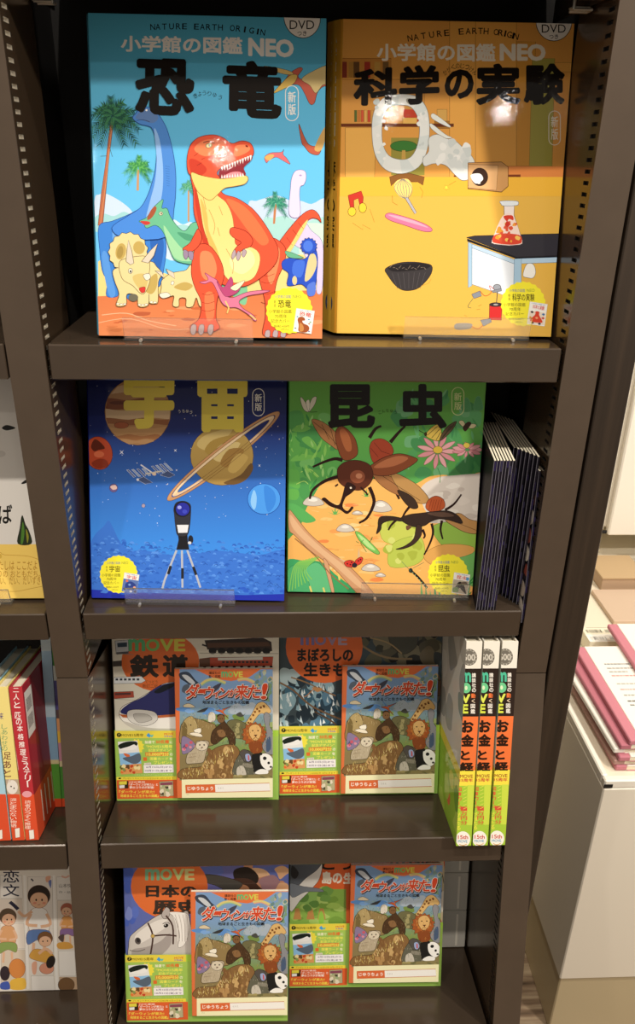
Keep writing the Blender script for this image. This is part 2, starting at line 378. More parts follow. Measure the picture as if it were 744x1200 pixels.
# ------------------------------------------------------------------ white counter right of the case, with what lies on it
CX, CY, CZ = .457, .120, .597
ctr = empty('counter', Matrix.Translation((CX, CY, 0)), 'low white counter with a raised rim, right of the dark bookcase', 'counter')
mb = MB(); mb.bbox((0, .0, .15), (1.2, .95, CZ - .006), .002); mb.build('body', mat('white_side', '#e9e0cf', .32), ctr)
mb = MB(); mb.bbox((.004, .006, .001), (1.196, .944, .149), .002); b_ = mb.build('plinth', mat('beige_base', '#c3b28e', .4), ctr); b_['label'] = 'beige base'
mb = MB(); mb.bbox((0, 0, CZ - .0055), (1.2, .012, CZ + .010), .002); mb.bbox((0, .0125, CZ - .0055), (.010, .95, CZ + .010), .002); mb.build('rim', M_WHITE, ctr)
mb = MB(); mb.box((.0105, .0125, CZ - .0055), (1.195, .93, CZ)); mb.build('counter_top', M_CREAM, ctr)
mb = MB(); mb.box((-.0005, -.0006, CZ - .004), (.013, .0, CZ + .003), lin('#111'), 0); mb.build('corner_clip', M_DARK, ctr)
cab = empty('wall_cabinet', Matrix.Translation((.60, .80, .676)), 'bright white hanging cabinet above the counter, right of the end panel', 'cabinet')
mb = MB(); mb.bbox((.02, .02, .012), (.9, .69, .75), .003); mb.build('body', M_WHITE, cab)
mb = MB(); mb.bbox((.113, -.0, 0), (.9, .018, .72), .003); mb.build('door', M_WHITE, cab)
mb = MB(); mb.bbox((.02, .008, .010), (.104, .0195, .72), .002); mb.build('side_board', M_WHITE, cab)
mb = MB(); mb.cyl((.104, .012, .004), (.113, .012, .004), .004); mb.build('hinge', M_DARK, cab)
# ------------------------------------------------------------------ the four big illustrated guides
INK = '#17110d'
def badge(a, cx, cy, r, title, price, mini, x=None):
    """yellow scalloped anniversary seal with a small picture of the cover; photo pixel units"""
    a.crop(0, 0, 1)
    a.star(cx, cy, r, '#f6ea3a', 22, .95)
    a.T('小学館の図鑑', cx - .62 * r, cy - .66 * r, cx + .08 * r, cy - .52 * r, '#2c5ca8', .01)
    a.T('NEO', cx + .16 * r, cy - .66 * r, cx + .5 * r, cy - .53 * r, '#6a8a3c', .01)
    a.V('新版', cx - .66 * r, cy - .44 * r, cx - .57 * r, cy - .14 * r, '#3a3020', 0)
    a.T(title, cx - .48 * r, cy - .45 * r, cx + (.08 if len(title) < 3 else .5) * r, cy - .12 * r, '#241c10', .02)
    a.T('小学館の図鑑', cx - .88 * r, cy - .04 * r, cx + .1 * r, cy + .12 * r, '#2a2214', .012)
    a.T('70周年', cx - .62 * r, cy + .16 * r, cx - .1 * r, cy + .32 * r, '#2a2214', .012)
    a.T('記念カバー', cx - .78 * r, cy + .36 * r, cx + .02 * r, cy + .52 * r, '#2a2214', .012)
    a.T(price, cx - .66 * r, cy + .62 * r, cx + 0 * r, cy + .72 * r, '#3a3020', 0)
    a.T('(税込)', cx - .36 * r, cy + .77 * r, cx - .04 * r, cy + .84 * r, '#3a3020', 0)
    # little cover, slightly tilted
    X = lambda u, v: (cx + r * (.16 + u * .78 + (1 - v) * .14), cy + r * (-.1 + v * .98 + u * .12))
    Q = lambda *p: [X(p[i], p[i + 1]) for i in range(0, len(p), 2)]
    a.P(Q(0, 0, 1, 0, 1, 1, 0, 1), '#f4f1ea', 0, .25, '#b8b0a0')
    a.T('小学館の図鑑NEO', 0, 0, 0, 0, '#3f74b8', 0, Q(.1, .03, .9, .03, .9, .09, .1, .09))
    a.T(title, 0, 0, 0, 0, '#d22a24', .03, Q(.2, .11, .85, .11, .85, .3, .2, .3))
    mini(a, Q)
def mini_dino(a, Q):
    a.P(Q(.15, .45, .3, .33, .5, .36, .55, .46, .42, .5, .5, .6, .75, .66, .85, .8, .7, .97, .3, .97, .25, .7), '#a2542c', 1)
    a.P(Q(.3, .6, .5, .7, .55, .9, .35, .95), '#c98a4c', 1)
    for u, v, c in ((.75, .4, '#5a9ac0'), (.85, .5, '#6aa36a'), (.8, .58, '#b86a4a'), (.1, .85, '#54667a'), (.85, .9, '#7a6a9a'), (.12, .35, '#5aa0c8')): a.P(Q(u - .07, v, u, v - .03, u + .07, v, u, v + .04), c)
def mini_sci(a, Q):
    a.P(Q(.05, .4, .95, .4, .95, .95, .05, .95), '#e9d9c8'); a.P(Q(.4, .4, .6, .4, .62, .55, .85, .85, .15, .85, .38, .55), '#d8452c', 1)
    for u, v, c in ((.2, .45, '#3a2a2a'), (.85, .48, '#4a7ab0'), (.85, .65, '#c84434'), (.15, .7, '#d8a03c'), (.5, .68, '#f0a070'), (.3, .92, '#5a3a2a'), (.7, .92, '#3a3a5a')): a.P(Q(u - .1, v, u, v - .06, u + .1, v, u, v + .06), c)
def mini_space(a, Q):
    a.P(Q(.0, .32, 1, .32, 1, 1, 0, 1), '#5f78b4'); a.P(Q(.2, .55, .5, .42, .85, .55, .8, .8, .5, .85, .2, .78), '#31438c', 1)
    for u, v, c in ((.25, .42, '#e8744c'), (.8, .7, '#e8a884'), (.15, .85, '#2a2a4a'), (.6, .92, '#d8d8e8'), (.88, .9, '#403a5a'), (.45, .6, '#7fa0d8')): a.P(Q(u - .09, v, u, v - .06, u + .09, v, u, v + .06), c, 1)
def mini_insect(a, Q):
    a.P(Q(.02, .34, .98, .34, .98, .97, .02, .97), '#b4a898'); a.P(Q(.1, .9, .3, .5, .5, .42, .7, .55, .9, .95, .6, .8, .45, .7, .3, .9), '#241e1c', 1)
    a.P(Q(.5, .45, .8, .38, .9, .5, .6, .55), '#6a5a4c', 1); a.P(Q(.05, .75, .35, .7, .4, .9, .1, .95), '#6e8a5a', 1); a.P(Q(.8, .16, .95, .16, .95, .3, .8, .3), '#5aa0d0', 1)
def new_edition(a, x0, y0, x1, y1, col, fill=None):
    a.crop(0, 0, 1); w = (x1 - x0) / 2
    q = [((x0 + x1) / 2 + w * math.cos(t), y0 + w + w * math.sin(t)) for t in [math.pi * (1 + i / 8) for i in range(9)]] + [((x0 + x1) / 2 + w * math.cos(t), y1 - w + w * math.sin(t)) for t in [math.pi * i / 8 for i in range(9)]]
    if fill: a.P(q, fill)
    a.L(q + [q[0]], .9, col)
    a.V('新版', x0 + w * .38, y0 + w * .8, x1 - w * .38, y1 - w * .8, col, .03, .05)
def dvd_tab(a, cx, cy, rx, ry, tilt=0):
    a.crop(0, 0, 1)
    a.P([(cx + rx * math.cos(t), cy + ry * math.sin(t) + tilt * math.cos(t)) for t in [math.pi * i / 16 for i in range(17)]], '#efe9df', 0, .8)
    a.T('DVD', cx - rx * .68, cy + ry * .16, cx + rx * .66, cy + ry * .58, INK, .008)
    a.T('つき', cx - rx * .26, cy + ry * .66, cx + rx * .24, cy + ry * .9, INK, .02)
def draw_dinosaur_cover(a):
    W = '#f4eee6'
    a.crop(0, 0, 1).grid(95, 5, 392, 405, lambda x, y: mix('#57b3d2', '#69bff2', min(1, max(0, y * 1.7 - .1))), 4, 10)  # sky turns darker teal upward, painting in the overhead shelf's shade
    # far mountains, shore and ground
    a.crop(95, 100, 4.96).P('80 660 105 635 140 628 210 662 270 705 300 740 330 800 80 850', '#c9dcf0', 1).P('80 770 130 745 190 760 250 735 300 770 300 850 80 850', '#9fd2d6', 1)
    a.P('500 800 540 780 590 808 640 795 680 840 690 1000 480 1000', '#cfe3f2', 1).P('540 830 590 810 640 830 640 900 540 900', '#a2d4d6', 1)
    a.crop(240, 100, 4.96).P('250 700 300 672 350 655 400 640 440 645 510 675 560 672 620 690 720 672 720 1000 250 1000', '#c4d6ee', 1).P('340 780 400 770 470 760 560 800 720 770 720 960 340 960', '#a8d6d2', 1).P('560 830 620 800 720 830 720 1000 560 1000', '#c9e4d4', 1)
    a.crop(90, 190, 2.4).P('60 280 90 260 300 330 500 260 700 260 700 420 60 420', '#f0d488').P('40 378 200 372 420 366 690 360 700 520 40 520', '#d8794a', col2='#e08a58')
    a.blotch((60, 395, 680, 480), 26, ['#c9683e', '#e39a6a', '#d27a4a', '#b95f3c'], 8, 34, 5, .22)
    a.L('70 430 140 425 200 445 280 460', .8, '#f3c09a', 1).L('60 452 150 440 260 470 380 462', .6, '#f3c09a', 1)
    # palms
    a.crop(95, 100, 4.96).P('172 196 192 198 165 400 150 560 142 650 126 815 98 815 118 620 140 470', '#b5694a', 0, .4).L('182 200 150 520 112 810', .8, '#d28e62')
    a.palm(183, 178, 150, '#3c7a52', 13, .4, '#1f5040', 4)
    a.L('150 410 112 412', .5, '#3a3024').L('165 360 182 415', .5, '#3a3024')
    a.P('325 490 338 490 336 612 322 612', '#c39468'); a.palm(332, 470, 78, '#5fae5c', 7, .5, '#3a8a4c', 8)
    a.P('620 610 630 610 630 792 619 792', '#c39468'); a.palm(622, 585, 44, '#6fb98c', 7, .5, '#4a9a78', 9)
    a.crop(240, 100, 4.96).P('402 690 418 690 408 805 396 805', '#c07c52'); a.palm(412, 680, 70, '#4da283', 7, .5, '#2f8370', 11)
    # white long-necked dinosaur far right
    a.P('490 750 498 600 505 540 525 500 560 492 585 505 588 545 575 578 555 590 550 640 552 760', '#dcd2ec', 1, .5, '#8478a8').E(556, 524, 8, 5, '#a898c4')
    a.crop(240, 240, 4.96).P('580 110 620 150 680 210 690 330 680 500 650 510 648 420 600 330 560 260 520 220', '#d4c8e6', 1, .5, '#8478a8')
    # flying reptiles
    a.crop(90, 0, 2.4).P('553 262 585 225 600 205 625 190 635 195 622 215 640 225 660 215 690 190 708 185 708 235 690 245 676 262 668 290 655 292 640 262 625 240 600 240', '#c4604e', 1, .5).P('632 222 668 198 706 186 706 232 690 240 672 262 655 240', '#d8c084', 1, .4)
    a.P('553 262 575 235 600 212 620 212 610 235 582 250', '#dcb860', 1, .4).P('526 186 560 190 600 200 608 210 580 208 550 198', '#d8b870', 1, .4)
    a.P('624 348 640 385 655 408 680 405 700 352 700 378 686 425 676 436 655 430 640 412 632 400', '#b85a44', 1, .5).P('668 420 684 380 702 352 702 376 688 422', '#c8a060', 1)
    a.P('528 442 545 430 575 428 582 420 580 434 590 445 600 462 580 452 560 442 540 452 533 458', '#dc6a70', 1, .4).P('528 442 545 434 555 438 540 452', '#e2a860', 1)
    # blue long-necked giant
    a.crop(95, 240, 4.96).P('104 122 180 95 280 55 360 10 440 -40 520 0 500 120 492 190 496 270 480 380 466 450 440 480 330 470 320 545 268 545 262 480 214 470 214 530 148 530 152 450 122 380 108 260', '#3f82d6', 1, .6, '#1f3f86')
    a.P('190 120 300 70 400 20 470 60 430 180 300 200 200 250', '#6aa6ea', 1).P('400 200 450 170 480 220 470 330 440 400', '#2f66ba', 1).P('120 300 150 280 180 420 200 520 160 520', '#5a98e2', 1)
    a.crop(95, 100, 4.96).P('300 190 318 165 336 140 362 127 398 130 432 150 466 192 500 258 530 365 548 480 551 600 540 720 500 880 260 890 180 830 270 762 345 712 388 640 415 560 432 490 440 395 432 310 416 258 396 240 352 230 322 214', '#4f86cc', 1, .6, '#1f3f86', '#4a8ae0')
    a.P('425 255 452 300 470 400 478 520 470 640 440 740 380 780 400 680 430 560 440 420', '#8fb8ea', 1).P('318 190 350 150 400 140 450 185 420 220 360 205', '#5f7fb2', 1).E(381, 146, 6, 6, '#f4f4f0').L('322 206 360 202 400 214', .6, '#22325e', 1)  # dull head patch paints in the shade under the shelf above
    for i in range(9): a.L([(490 + i, 470 + i * 14), (515, 475 + i * 14)], .4, '#3a66ac')
    # green crested dinosaur
    a.crop(95, 240, 4.96).P('338 96 382 74 412 28 440 -2 478 -30 470 20 500 22 520 70 566 132 606 152 650 105 700 130 700 330 560 330 516 262 492 190 465 142 430 120 385 136 370 122 388 100 362 106', '#6cba92', 1, .6, '#24604a')
    a.P('384 84 402 40 428 10 440 22 424 60 400 86', '#a4573a', 1).P('480 120 540 200 600 260 680 250 680 320 560 320 510 240', '#9fd6a4', 1).E(465, 52, 11, 11, '#e8e2c0', lw=.4).E(467, 52, 4, 6, INK).P('345 96 395 98 400 112 372 118', '#c8403a', 1)
    a.P('560 160 600 200 640 210 650 180', '#4f9c78', 1)
    a.crop(240, 240, 4.96).P('60 400 120 390 200 440 245 470 240 575 200 570 150 520 80 500', '#7ec296', 1)
    # three-horned family
    TC, TD, TS = '#e6d298', '#5a4a28', '#c2a65c'
    a.crop(95, 240, 4.96).P('188 380 250 360 400 330 440 360 470 400 450 450 448 560 430 575 398 570 395 520 390 585 335 590 325 530 268 520 262 582 205 586 222 520 195 440', TC, 1, .6, TD)
    a.P('330 450 380 440 440 400 440 480 400 520', TS, 1).E(305, 540, 28, 22, '#6e6a58')
    a.star(275, 275, 118, TC, 15, .91, .6).E(232, 272, 30, 48, TS, 10).E(338, 250, 34, 38, TS, -10).E(228, 276, 18, 36, '#a98e4a', 10)
    a.P('222 340 270 310 380 300 400 350 396 410 400 450 372 512 345 515 300 470 240 430', TC, 1, .6, TD).P('300 420 350 400 390 420 370 500 330 480', '#d4bc74', 1)
    a.P('262 330 268 260 276 206 296 270 308 340 288 350', '#d8ccb8', 0, .6, TD).P('352 330 400 270 446 226 424 296 392 340', '#d8ccb8', 0, .6, TD)
    a.E(288, 385, 12, 15, '#f2ecd8', 0, .5).E(289, 388, 5, 8, INK).P('362 410 395 400 404 425 380 440', '#e8e0d0', 1, .4).P('338 486 372 478 372 506 352 512', '#d03a34', 1, .3)
    for x, y in ((215, 576), (235, 580), (255, 578), (340, 582), (360, 584), (380, 580), (410, 566), (430, 568)): a.E(x, y, 9, 6, '#f2ead6', 0, .3)
    a.P('470 440 520 400 560 390 610 380 640 350 650 440 690 500 720 540 728 590 690 590 670 540 650 590 612 592 610 545 572 545 568 590 534 586 540 530 500 540 462 530 468 480', TC, 1, .6, TD)
    a.P('540 480 600 450 650 470 610 500', TS, 1).P('430 384 470 390 486 430', '#d8ccb8', 0, .5, TD).P('494 372 540 395 545 430 510 405', '#d8ccb8', 0, .5, TD).E(532, 455, 9, 12, '#f2ecd8', 20, .4).P('455 520 500 510 520 530 475 544', '#e8e0d0', 1, .4)
    # red tyrant
    R1, R2, RD, YB = '#e4573a', '#c63f2c', '#7a1e14', '#f3cf78'
    a.crop(90, 0, 2.4).P('540 720 562 690 600 640 636 602 662 590 680 604 687 626 676 616 656 616 632 642 612 682 588 724 560 744', R1, 1, .7, RD).P('566 736 600 690 630 640 650 618 636 650 612 690 586 728', YB, 1)
    for q in ('590 668 606 690', '606 646 622 664', '622 626 638 644'): a.L(q, .4, RD)
    # far legs, trunk, belly
    a.P('500 690 540 668 572 680 588 704 582 744 564 786 556 830 562 866 576 904 594 936 574 948 536 946 522 936 530 890 528 842 514 790 504 740', R1, 1, .7, RD).P('548 700 570 700 566 750 548 800 536 770', '#f08a5c', 1)
    for y in (752, 772, 792, 822, 850): a.L([(518, y), (536, y + 5), (556, y - 2)], .45, RD, 1)
    a.P('322 480 328 540 330 600 344 650 340 700 352 730 380 760 410 800 470 806 520 780 560 740 566 700 548 662 520 618 490 584 450 558 410 544 380 500', R1, 1, .7, RD)
    a.P('420 560 470 580 510 625 540 676 520 690 490 660 460 620', '#ef7448', 1).P('334 500 352 560 356 620 372 670 362 700 346 640 332 560', R2, 1)
    a.P('324 484 372 497 392 545 420 570 438 610 444 664 450 690 492 696 514 716 512 752 492 786 444 796 414 772 396 722 372 684 356 640 348 590 338 540', YB, 1, .5, '#8a5a24', '#f6dc90')
    a.P('348 560 366 600 372 650 394 700 404 740 384 716 364 660', '#e9b760', 1).P('452 700 490 706 500 740 470 770 440 760 430 730', '#f9e6a8', 1)
    for q in ('372 590 388 630 384 660', '400 580 410 606', '356 556 364 590', '420 700 440 738 438 770', '396 640 402 664', '364 530 380 520', '352 540 362 532'): a.L(q, .5, '#a8702c', 1)
    # near leg
    a.P('340 690 372 690 404 732 414 776 404 812 394 850 392 896 402 922 374 934 330 930 318 918 344 896 350 850 332 808 322 766 328 716', R1, 1, .7, RD).P('348 712 378 712 394 756 380 790 352 776', '#f08a5c', 1).P('360 830 384 826 386 890 366 900', '#ef7c50', 1)
    for y in (826, 850, 872): a.L([(352, y), (368, y + 4), (388, y - 2)], .45, RD, 1)
    for x in (328, 350, 376): a.P([(x - 8, 932), (x - 4, 914), (x + 8, 914), (x + 7, 934), (x - 1, 942)], '#b8a4a8', 1, .4)
    for x in (536, 558, 580): a.P([(x - 7, 946), (x - 4, 930), (x + 7, 930), (x + 6, 948)], '#b8a4a8', 1, .4)
    # small arms
    a.P('438 640 474 650 494 672 490 692 468 702 452 716 442 706 452 692 462 682 440 668 430 654', R1, 1, .7, RD)
    for q in ('444 702 436 716 438 730 448 716', '454 706 448 722 454 734 462 716', '468 702 464 716 470 724 478 708'): a.P(q, '#b4a0a8', 1, .4)
    a.P('342 644 352 672 336 700 312 712 298 700 318 684 330 662', R1, 1, .7, RD)
    for q in ('302 702 300 720 308 730 316 712', '314 708 316 726 326 732 328 710'): a.P(q, '#9a86a0', 1, .4)
    # head
    a.P('312 480 311 440 322 406 346 386 384 380 412 388 436 404 462 397 486 402 497 420 494 439 470 447 440 459 408 472 394 488 402 502 372 506 326 496', R1, 1, .7, RD)
    a.P('330 420 356 396 392 394 420 406 400 430 360 440', '#ef8458', 1).P('446 412 476 408 488 420 470 434 444 440', '#ef8458', 1).P('316 450 340 452 366 476 350 494 324 490', R2, 1)
    a.P('398 490 408 474 440 460 490 441 490 452 470 472 474 494 430 500 404 500', '#8a2a34', 1)
    a.P('322 486 350 494 400 503 440 500 472 494 482 503 472 518 442 525 416 530 396 548 374 564 346 546 330 520', YB, 1, .6, '#8a5a24').P('410 500 432 486 458 484 466 494 440 500', '#e88a94', 1)
    for i in range(12):
        x, y = 408 + i * 7.3, 472 - i * 2.9; a.P([(x - 2.5, y - 2), (x + 3.5, y - 3), (x + 1, y + 9 + (i % 3) * 2)], W)
        if i < 9: a.P([(406 + i * 7.4, 502 - i * .7), (411 + i * 7.4, 502 - i * .7), (408 + i * 7.4, 491 - i * .6)], W)
    a.E(372, 410, 9, 6.5, '#f0e8b0', -15, .6).E(374, 410, 3, 4, INK).L('356 402 372 398 388 404', 1, RD, 1).E(478, 412, 4, 2.6, '#7a1e14', 30)
    for q in ('330 440 342 430', '338 466 352 458', '400 446 420 438', '350 450 362 444'): a.L(q, .5, RD)
    # pink feathered runner
    a.crop(240, 240, 4.96).P('0 396 40 420 72 440 90 480 110 520 160 540 240 510 320 498 380 500 330 516 250 530 200 560 220 600 280 640 300 672 285 672 262 645 190 600 140 596 100 570 70 500 40 450 0 460 -30 450 20 436', '#d87a98', 1, .6, '#7a2c4c')
    a.P('70 445 110 480 150 420 165 450 160 490 210 465 190 510 130 535 100 510', '#b84a78', 1, .4, '#7a2c4c').P('150 480 230 440 215 470 180 500', '#f2e8c0', 1, .4)
    for q in ('120 560 140 600 130 630', '262 640 298 668'): a.L(q, 1.6, '#e8c878')
    # blue armoured dinosaur
    BL = '#2c52c4'
    a.P('450 330 490 310 560 318 600 300 610 260 640 250 655 310 650 400 640 480 598 490 560 462 480 470 486 400 452 370', BL, 1, .6, '#142a74').P('606 300 640 290 650 350 620 420 580 440', '#d8c894', 1).E(522, 440, 14, 26, '#d8c894')
    a.P('470 268 560 300 570 310 520 312 480 300', '#6ab08c', 1, .4).star(604, 240, 50, BL, 14, .84, .5).E(600, 240, 28, 32, '#4c78e0')
    a.P('596 470 640 450 640 520 600 528', '#5a7ad8', 1).P('520 330 580 330 560 420 510 400', '#4470dc', 1)
    # lettering
    a.crop(90, 0, 2.4).arc('NATURE EARTH ORIGIN', '208 76 290 74 370 76 450 80 528 92', 17, INK, .02)
    a.T('小学館の図鑑', 0, 0, 0, 0, W, .065, '124 99 466 104 466 153 124 145').T('NEO', 0, 0, 0, 0, W, .10, '482 105 610 112 610 162 482 158')
    a.T('恐', 0, 0, 0, 0, INK, .092, '166 162 332 168 330 328 164 322').T('竜', 0, 0, 0, 0, INK, .092, '410 168 578 174 576 336 408 330')
    a.arc('きょうりゅう', '330 272 352 262 380 265 408 276', 13, INK, .01)
    new_edition(a, 334.5, 100.5, 349.5, 141.5, W)
    dvd_tab(a, 354, 20, 21.5, 24.5, 1.2)
    badge(a, 339, 364, 27.5, '恐竜', '価格2,420円', mini_dino)
def draw_science_cover(a):
    W = '#f0e6d4'; LN = '#7a4a18'
    a.crop(0, 0, 1).P('380 10 690 10 690 420 380 420', '#e6b650')
    # laboratory wall and furniture
    a.crop(380, 0, 2.044).P('20 40 620 40 612 442 20 442', '#e2a04c').P('300 40 460 40 460 436 300 436', '#e8a850', 0, .4, LN).L('362 40 362 420', .4, LN).P('460 100 506 100 498 410 460 410', '#d99a40', 0, .4, LN).P('498 140 552 140 545 420 490 420', '#a8a04a', 0, .3, LN).P('420 398 610 398 610 440 420 440', '#e08a48', 0, .3, LN)
    a.P('552 150 610 150 604 172 552 172', '#e8a850', 0, .3, LN)
    a.P('20 140 160 140 160 186 20 186', '#c8873c', 0, .5, LN).P('20 190 240 190 240 300 20 300', '#d8984a', 0, .5, LN)
    for x, c in ((40, '#8a3a2a'), (58, '#b0803a'), (70, '#6a4a2a'), (96, '#a83a2c'), (120, '#c89a4a'), (140, '#7a5a34')): a.P([(x, 148), (x + 14, 148), (x + 14, 186), (x, 186)], c)
    for i, c in enumerate(('#5a6a34', '#c87a3a', '#d0583a', '#e0b060', '#c84a34', '#d89a4a')): a.P([(72 + i * 8, 264), (78 + i * 8, 264), (78 + i * 8, 292), (72 + i * 8, 292)], c, 0, .3, LN)
    a.P('190 262 228 262 228 300 190 300', '#c8452e').P('188 282 222 282 222 300 188 300', '#e8b860', 0, .3, LN).P('270 262 294 262 294 294 270 294', '#d8a85a', 0, .4, LN).P('264 290 300 290 300 308 264 308', '#a8742c', 0, .4, LN)
    a.P('20 296 310 296 310 304 20 304', '#6a3214').P('50 306 124 306 120 430 50 430', '#eab058', 0, .4, LN).L('44 432 122 430', 1.2, '#5a2a10').P('310 420 470 418 470 424 310 426', '#7a3a1c')
    a.P('160 330 240 330 240 420 160 420', '#9a9040').P('20 424 620 424 620 470 20 470', '#f0b840')
    # stool seen through the smoke ring
    a.E(190, 350, 32, 13, '#3f7a34', 0, .4).P('186 360 194 360 196 396 184 396', '#c8a050').P('156 424 186 414 200 414 240 424 236 444 224 436 170 436 160 446', '#8a5a2a', 0, .4)
    # smoke ring
    ring = smooth_pts(nums('180 226 222 232 246 262 252 310 246 360 226 400 186 416 146 406 122 372 114 320 118 270 140 236')); inn = smooth_pts(nums('176 252 206 256 224 282 228 318 220 356 204 378 180 382 154 372 140 344 138 304 144 272 158 256'))
    n = len(ring)
    for i in range(n): a.P([ring[i], ring[(i + 1) % n], inn[(i + 1) % n], inn[i]], '#eef0ec' if i % 8 < 5 else '#dfe6e4')
    a.L(ring + [ring[0]], .5, '#8a8478').L(inn + [inn[0]], .5, '#8a8478')
    a.blotch((122, 236, 150, 400), 10, ['#d2dad8', '#f6f6f2'], 4, 8, 3).blotch((226, 260, 248, 390), 9, ['#d2dad8', '#f6f6f2'], 3, 7, 4)
    a.P('198 236 226 240 222 250 200 248', '#a8a49a', 1).P('262 272 300 300 296 304 258 284', '#eceee8', 1, .4, '#8a8478').P('256 296 290 322 306 330 286 330 256 308', '#eceee8', 1, .4, '#8a8478')
    a.P('250 332 270 322 292 332 314 338 330 352 348 368 360 390 352 424 330 432 310 416 290 396 262 392 240 398 236 380 250 362', '#e6e8e4', 1, .5, '#8a8478')
    a.blotch((260, 340, 345, 415), 14, ['#d4dad8', '#f4f4f0', '#dce0de'], 7, 14, 6)
    # smoke box on its perch
    a.P('344 390 424 388 440 400 440 446 424 460 344 452', '#cf9a60', 0, .6, '#5a3414').P('344 394 416 396 412 456 344 450', '#e2b07a', 0, .5, '#5a3414').E(372, 424, 20, 22, '#3a241a').P('350 420 372 416 380 430 362 440', '#f4f4f0', 1).E(370, 438, 4, 3, '#f4efe4')
    # floor things
    a.crop(385, 100, 4.96).P('113 640 190 614 202 650 198 690 180 690 172 656 146 668 148 720 128 722', '#c8382c', 0, .5, '#5a1410').E(136, 734, 23, 26, '#f0cc3c', 0, .5).E(198, 712, 22, 28, '#f0cc3c', 0, .5)
    a.P('380 590 400 552 460 545 486 590 470 640 448 660 405 640', '#f7d980', 1)
    for k in range(7): a.L([(425 + k * 2, 545), (382 + k * 17, 592), (410 + k * 11, 640), (450, 660)], .55, '#77757c', 1)
    a.P('444 656 460 650 512 740 500 748', '#b8b6bc', 0, .4)
    a.star(684, 594, 18, '#f6e04a', 5, .45, .4, -.3)
    a.P('328 760 350 742 400 752 480 776 560 806 600 834 592 850 540 846 440 812 360 786', '#e37aa0', 1, .5, '#8a2c50').P('345 752 420 764 520 796 580 828 500 806 400 776', '#f2a8c0', 1)
    for q in ('240 720 266 796', '140 800 200 840 196 810 245 836', '370 640 372 680 400 696', '530 590 548 620 540 655', '700 580 740 556'): a.L(q, .5, '#b07a28')
    a.crop(385, 240, 4.96).P('330 372 400 340 480 332 560 340 600 356 596 400 560 450 510 490 440 498 390 470 344 410', '#3a3638', 1, .6, INK).P('345 366 420 344 520 338 590 352 560 374 470 384 380 388', '#242022', 1)
    for k in range(12): a.L([(355 + k * 18, 372 - abs(k - 5) * 1.5), (368 + k * 18, 352 + (k % 3) * 12)], .5, '#8a7a6c')
    for k in range(7): a.L([(370 + k * 32, 398 - k), (400 + k * 22, 488)], .4, '#5a5456')
    a.L('540 470 580 455 596 430', .5, '#c08a30', 1)
    # lab bench, flask, lamp, wires
    a.crop(530, 240, 4.96).P('82 190 130 180 420 172 760 165 760 290 370 304', '#34323a', 0, .5, INK).P('86 196 370 304 760 290 760 302 370 314 86 212', '#1e1c22')
    a.P('92 216 114 228 114 470 92 482', '#a8c8e0', 0, .4, '#4a6a88').P('114 228 360 318 356 545 114 462', '#e2e8f0', 0, .5, '#4a6a88').P('114 228 360 318 360 344 114 250', '#bcd4e8', 0, .4, '#4a6a88').P('360 314 402 312 400 470 356 480', '#a8c8e0', 0, .4, '#4a6a88').P('402 312 760 300 760 330 402 342', '#b4d0e6', 0, .4, '#4a6a88')
    a.P('300 0 360 0 358 60 408 210 396 232 330 238 240 228 228 208 302 62', '#f2e6e2', 0, .6, '#6a5a5a').P('292 66 354 66 404 208 392 228 330 234 244 224 232 206', '#f7ded2', 1)
    a.P('298 66 348 62 354 90 330 82 316 96', '#d8412e', 1).P('246 176 300 166 390 176 404 208 392 226 330 232 246 222 232 206', '#dd4a34', 1)
    a.blotch((262, 105, 380, 215), 22, ['#e0583c', '#f0a03c', '#d03a2c', '#f6c860'], 8, 16, 9)
    a.P('282 -22 372 -22 384 -6 370 4 300 6 284 -4', '#e6ecf2', 1, .5, '#6a7a8a')
    a.P('432 346 470 346 484 390 470 424 440 424 410 410', '#f2f0ea', 1, .5, '#6a6a6a')
    a.P('216 582 290 576 284 670 214 668', '#cf3030', 0, .5).E(252, 580, 37, 12, '#3a3034', 0, .4).E(252, 580, 14, 5, '#b0a8a8').L('256 576 262 505', 1, '#4a4448').E(260, 480, 22, 18, '#9a9ea8', 0, .6).P('228 500 286 486 288 500 236 512', '#8a8e98', 0, .4)
    a.L('240 490 215 470 225 510 190 530 160 500', .7, '#c8402c', 1).P('112 520 160 500 170 530 125 546', '#8a8e98', 0, .4).L('120 545 90 590 110 600', .6, '#3a6a4a', 1)
    a.P('20 690 110 690 100 720 20 724', '#9a948c', 1).L('110 705 150 720 185 690', .7, '#c8402c', 1).P('162 670 220 660 228 680 180 706', '#8a8e98', 0, .4)
    for q in ('70 640 84 650', '150 590 170 580', '140 610 162 606'): a.L(q, .5, '#b07a28')
    # lettering
    a.crop(380, 0, 2.044).arc('NATURE EARTH ORIGIN', '200 92 280 80 360 74 420 78 462 88', 15, INK, .02)
    a.T('小学館の図鑑', 0, 0, 0, 0, W, .065, '126 104 410 104 410 148 126 146').T('NEO', 0, 0, 0, 0, W, .10, '420 104 530 106 530 146 420 146')
    for ch, q in (('科', '70 166 176 160 174 252 70 254'), ('学', '180 158 276 154 276 250 178 252'), ('の', '288 168 358 164 358 236 288 238'), ('実', '364 152 470 152 470 250 364 252'), ('験', '478 152 576 152 576 250 478 252')): a.T(ch, 0, 0, 0, 0, INK, .092, q)
    a.arc('かがくのじっけん', '286 176 310 160 340 160 364 176', 12, INK, .01)
    new_edition(a, 643, 130, 656.5, 170, W)
    dvd_tab(a, 649, 25, 21, 23, 0)
    badge(a, 613, 356, 26.5, '科学の実験', '価格2,640円', mini_sci)
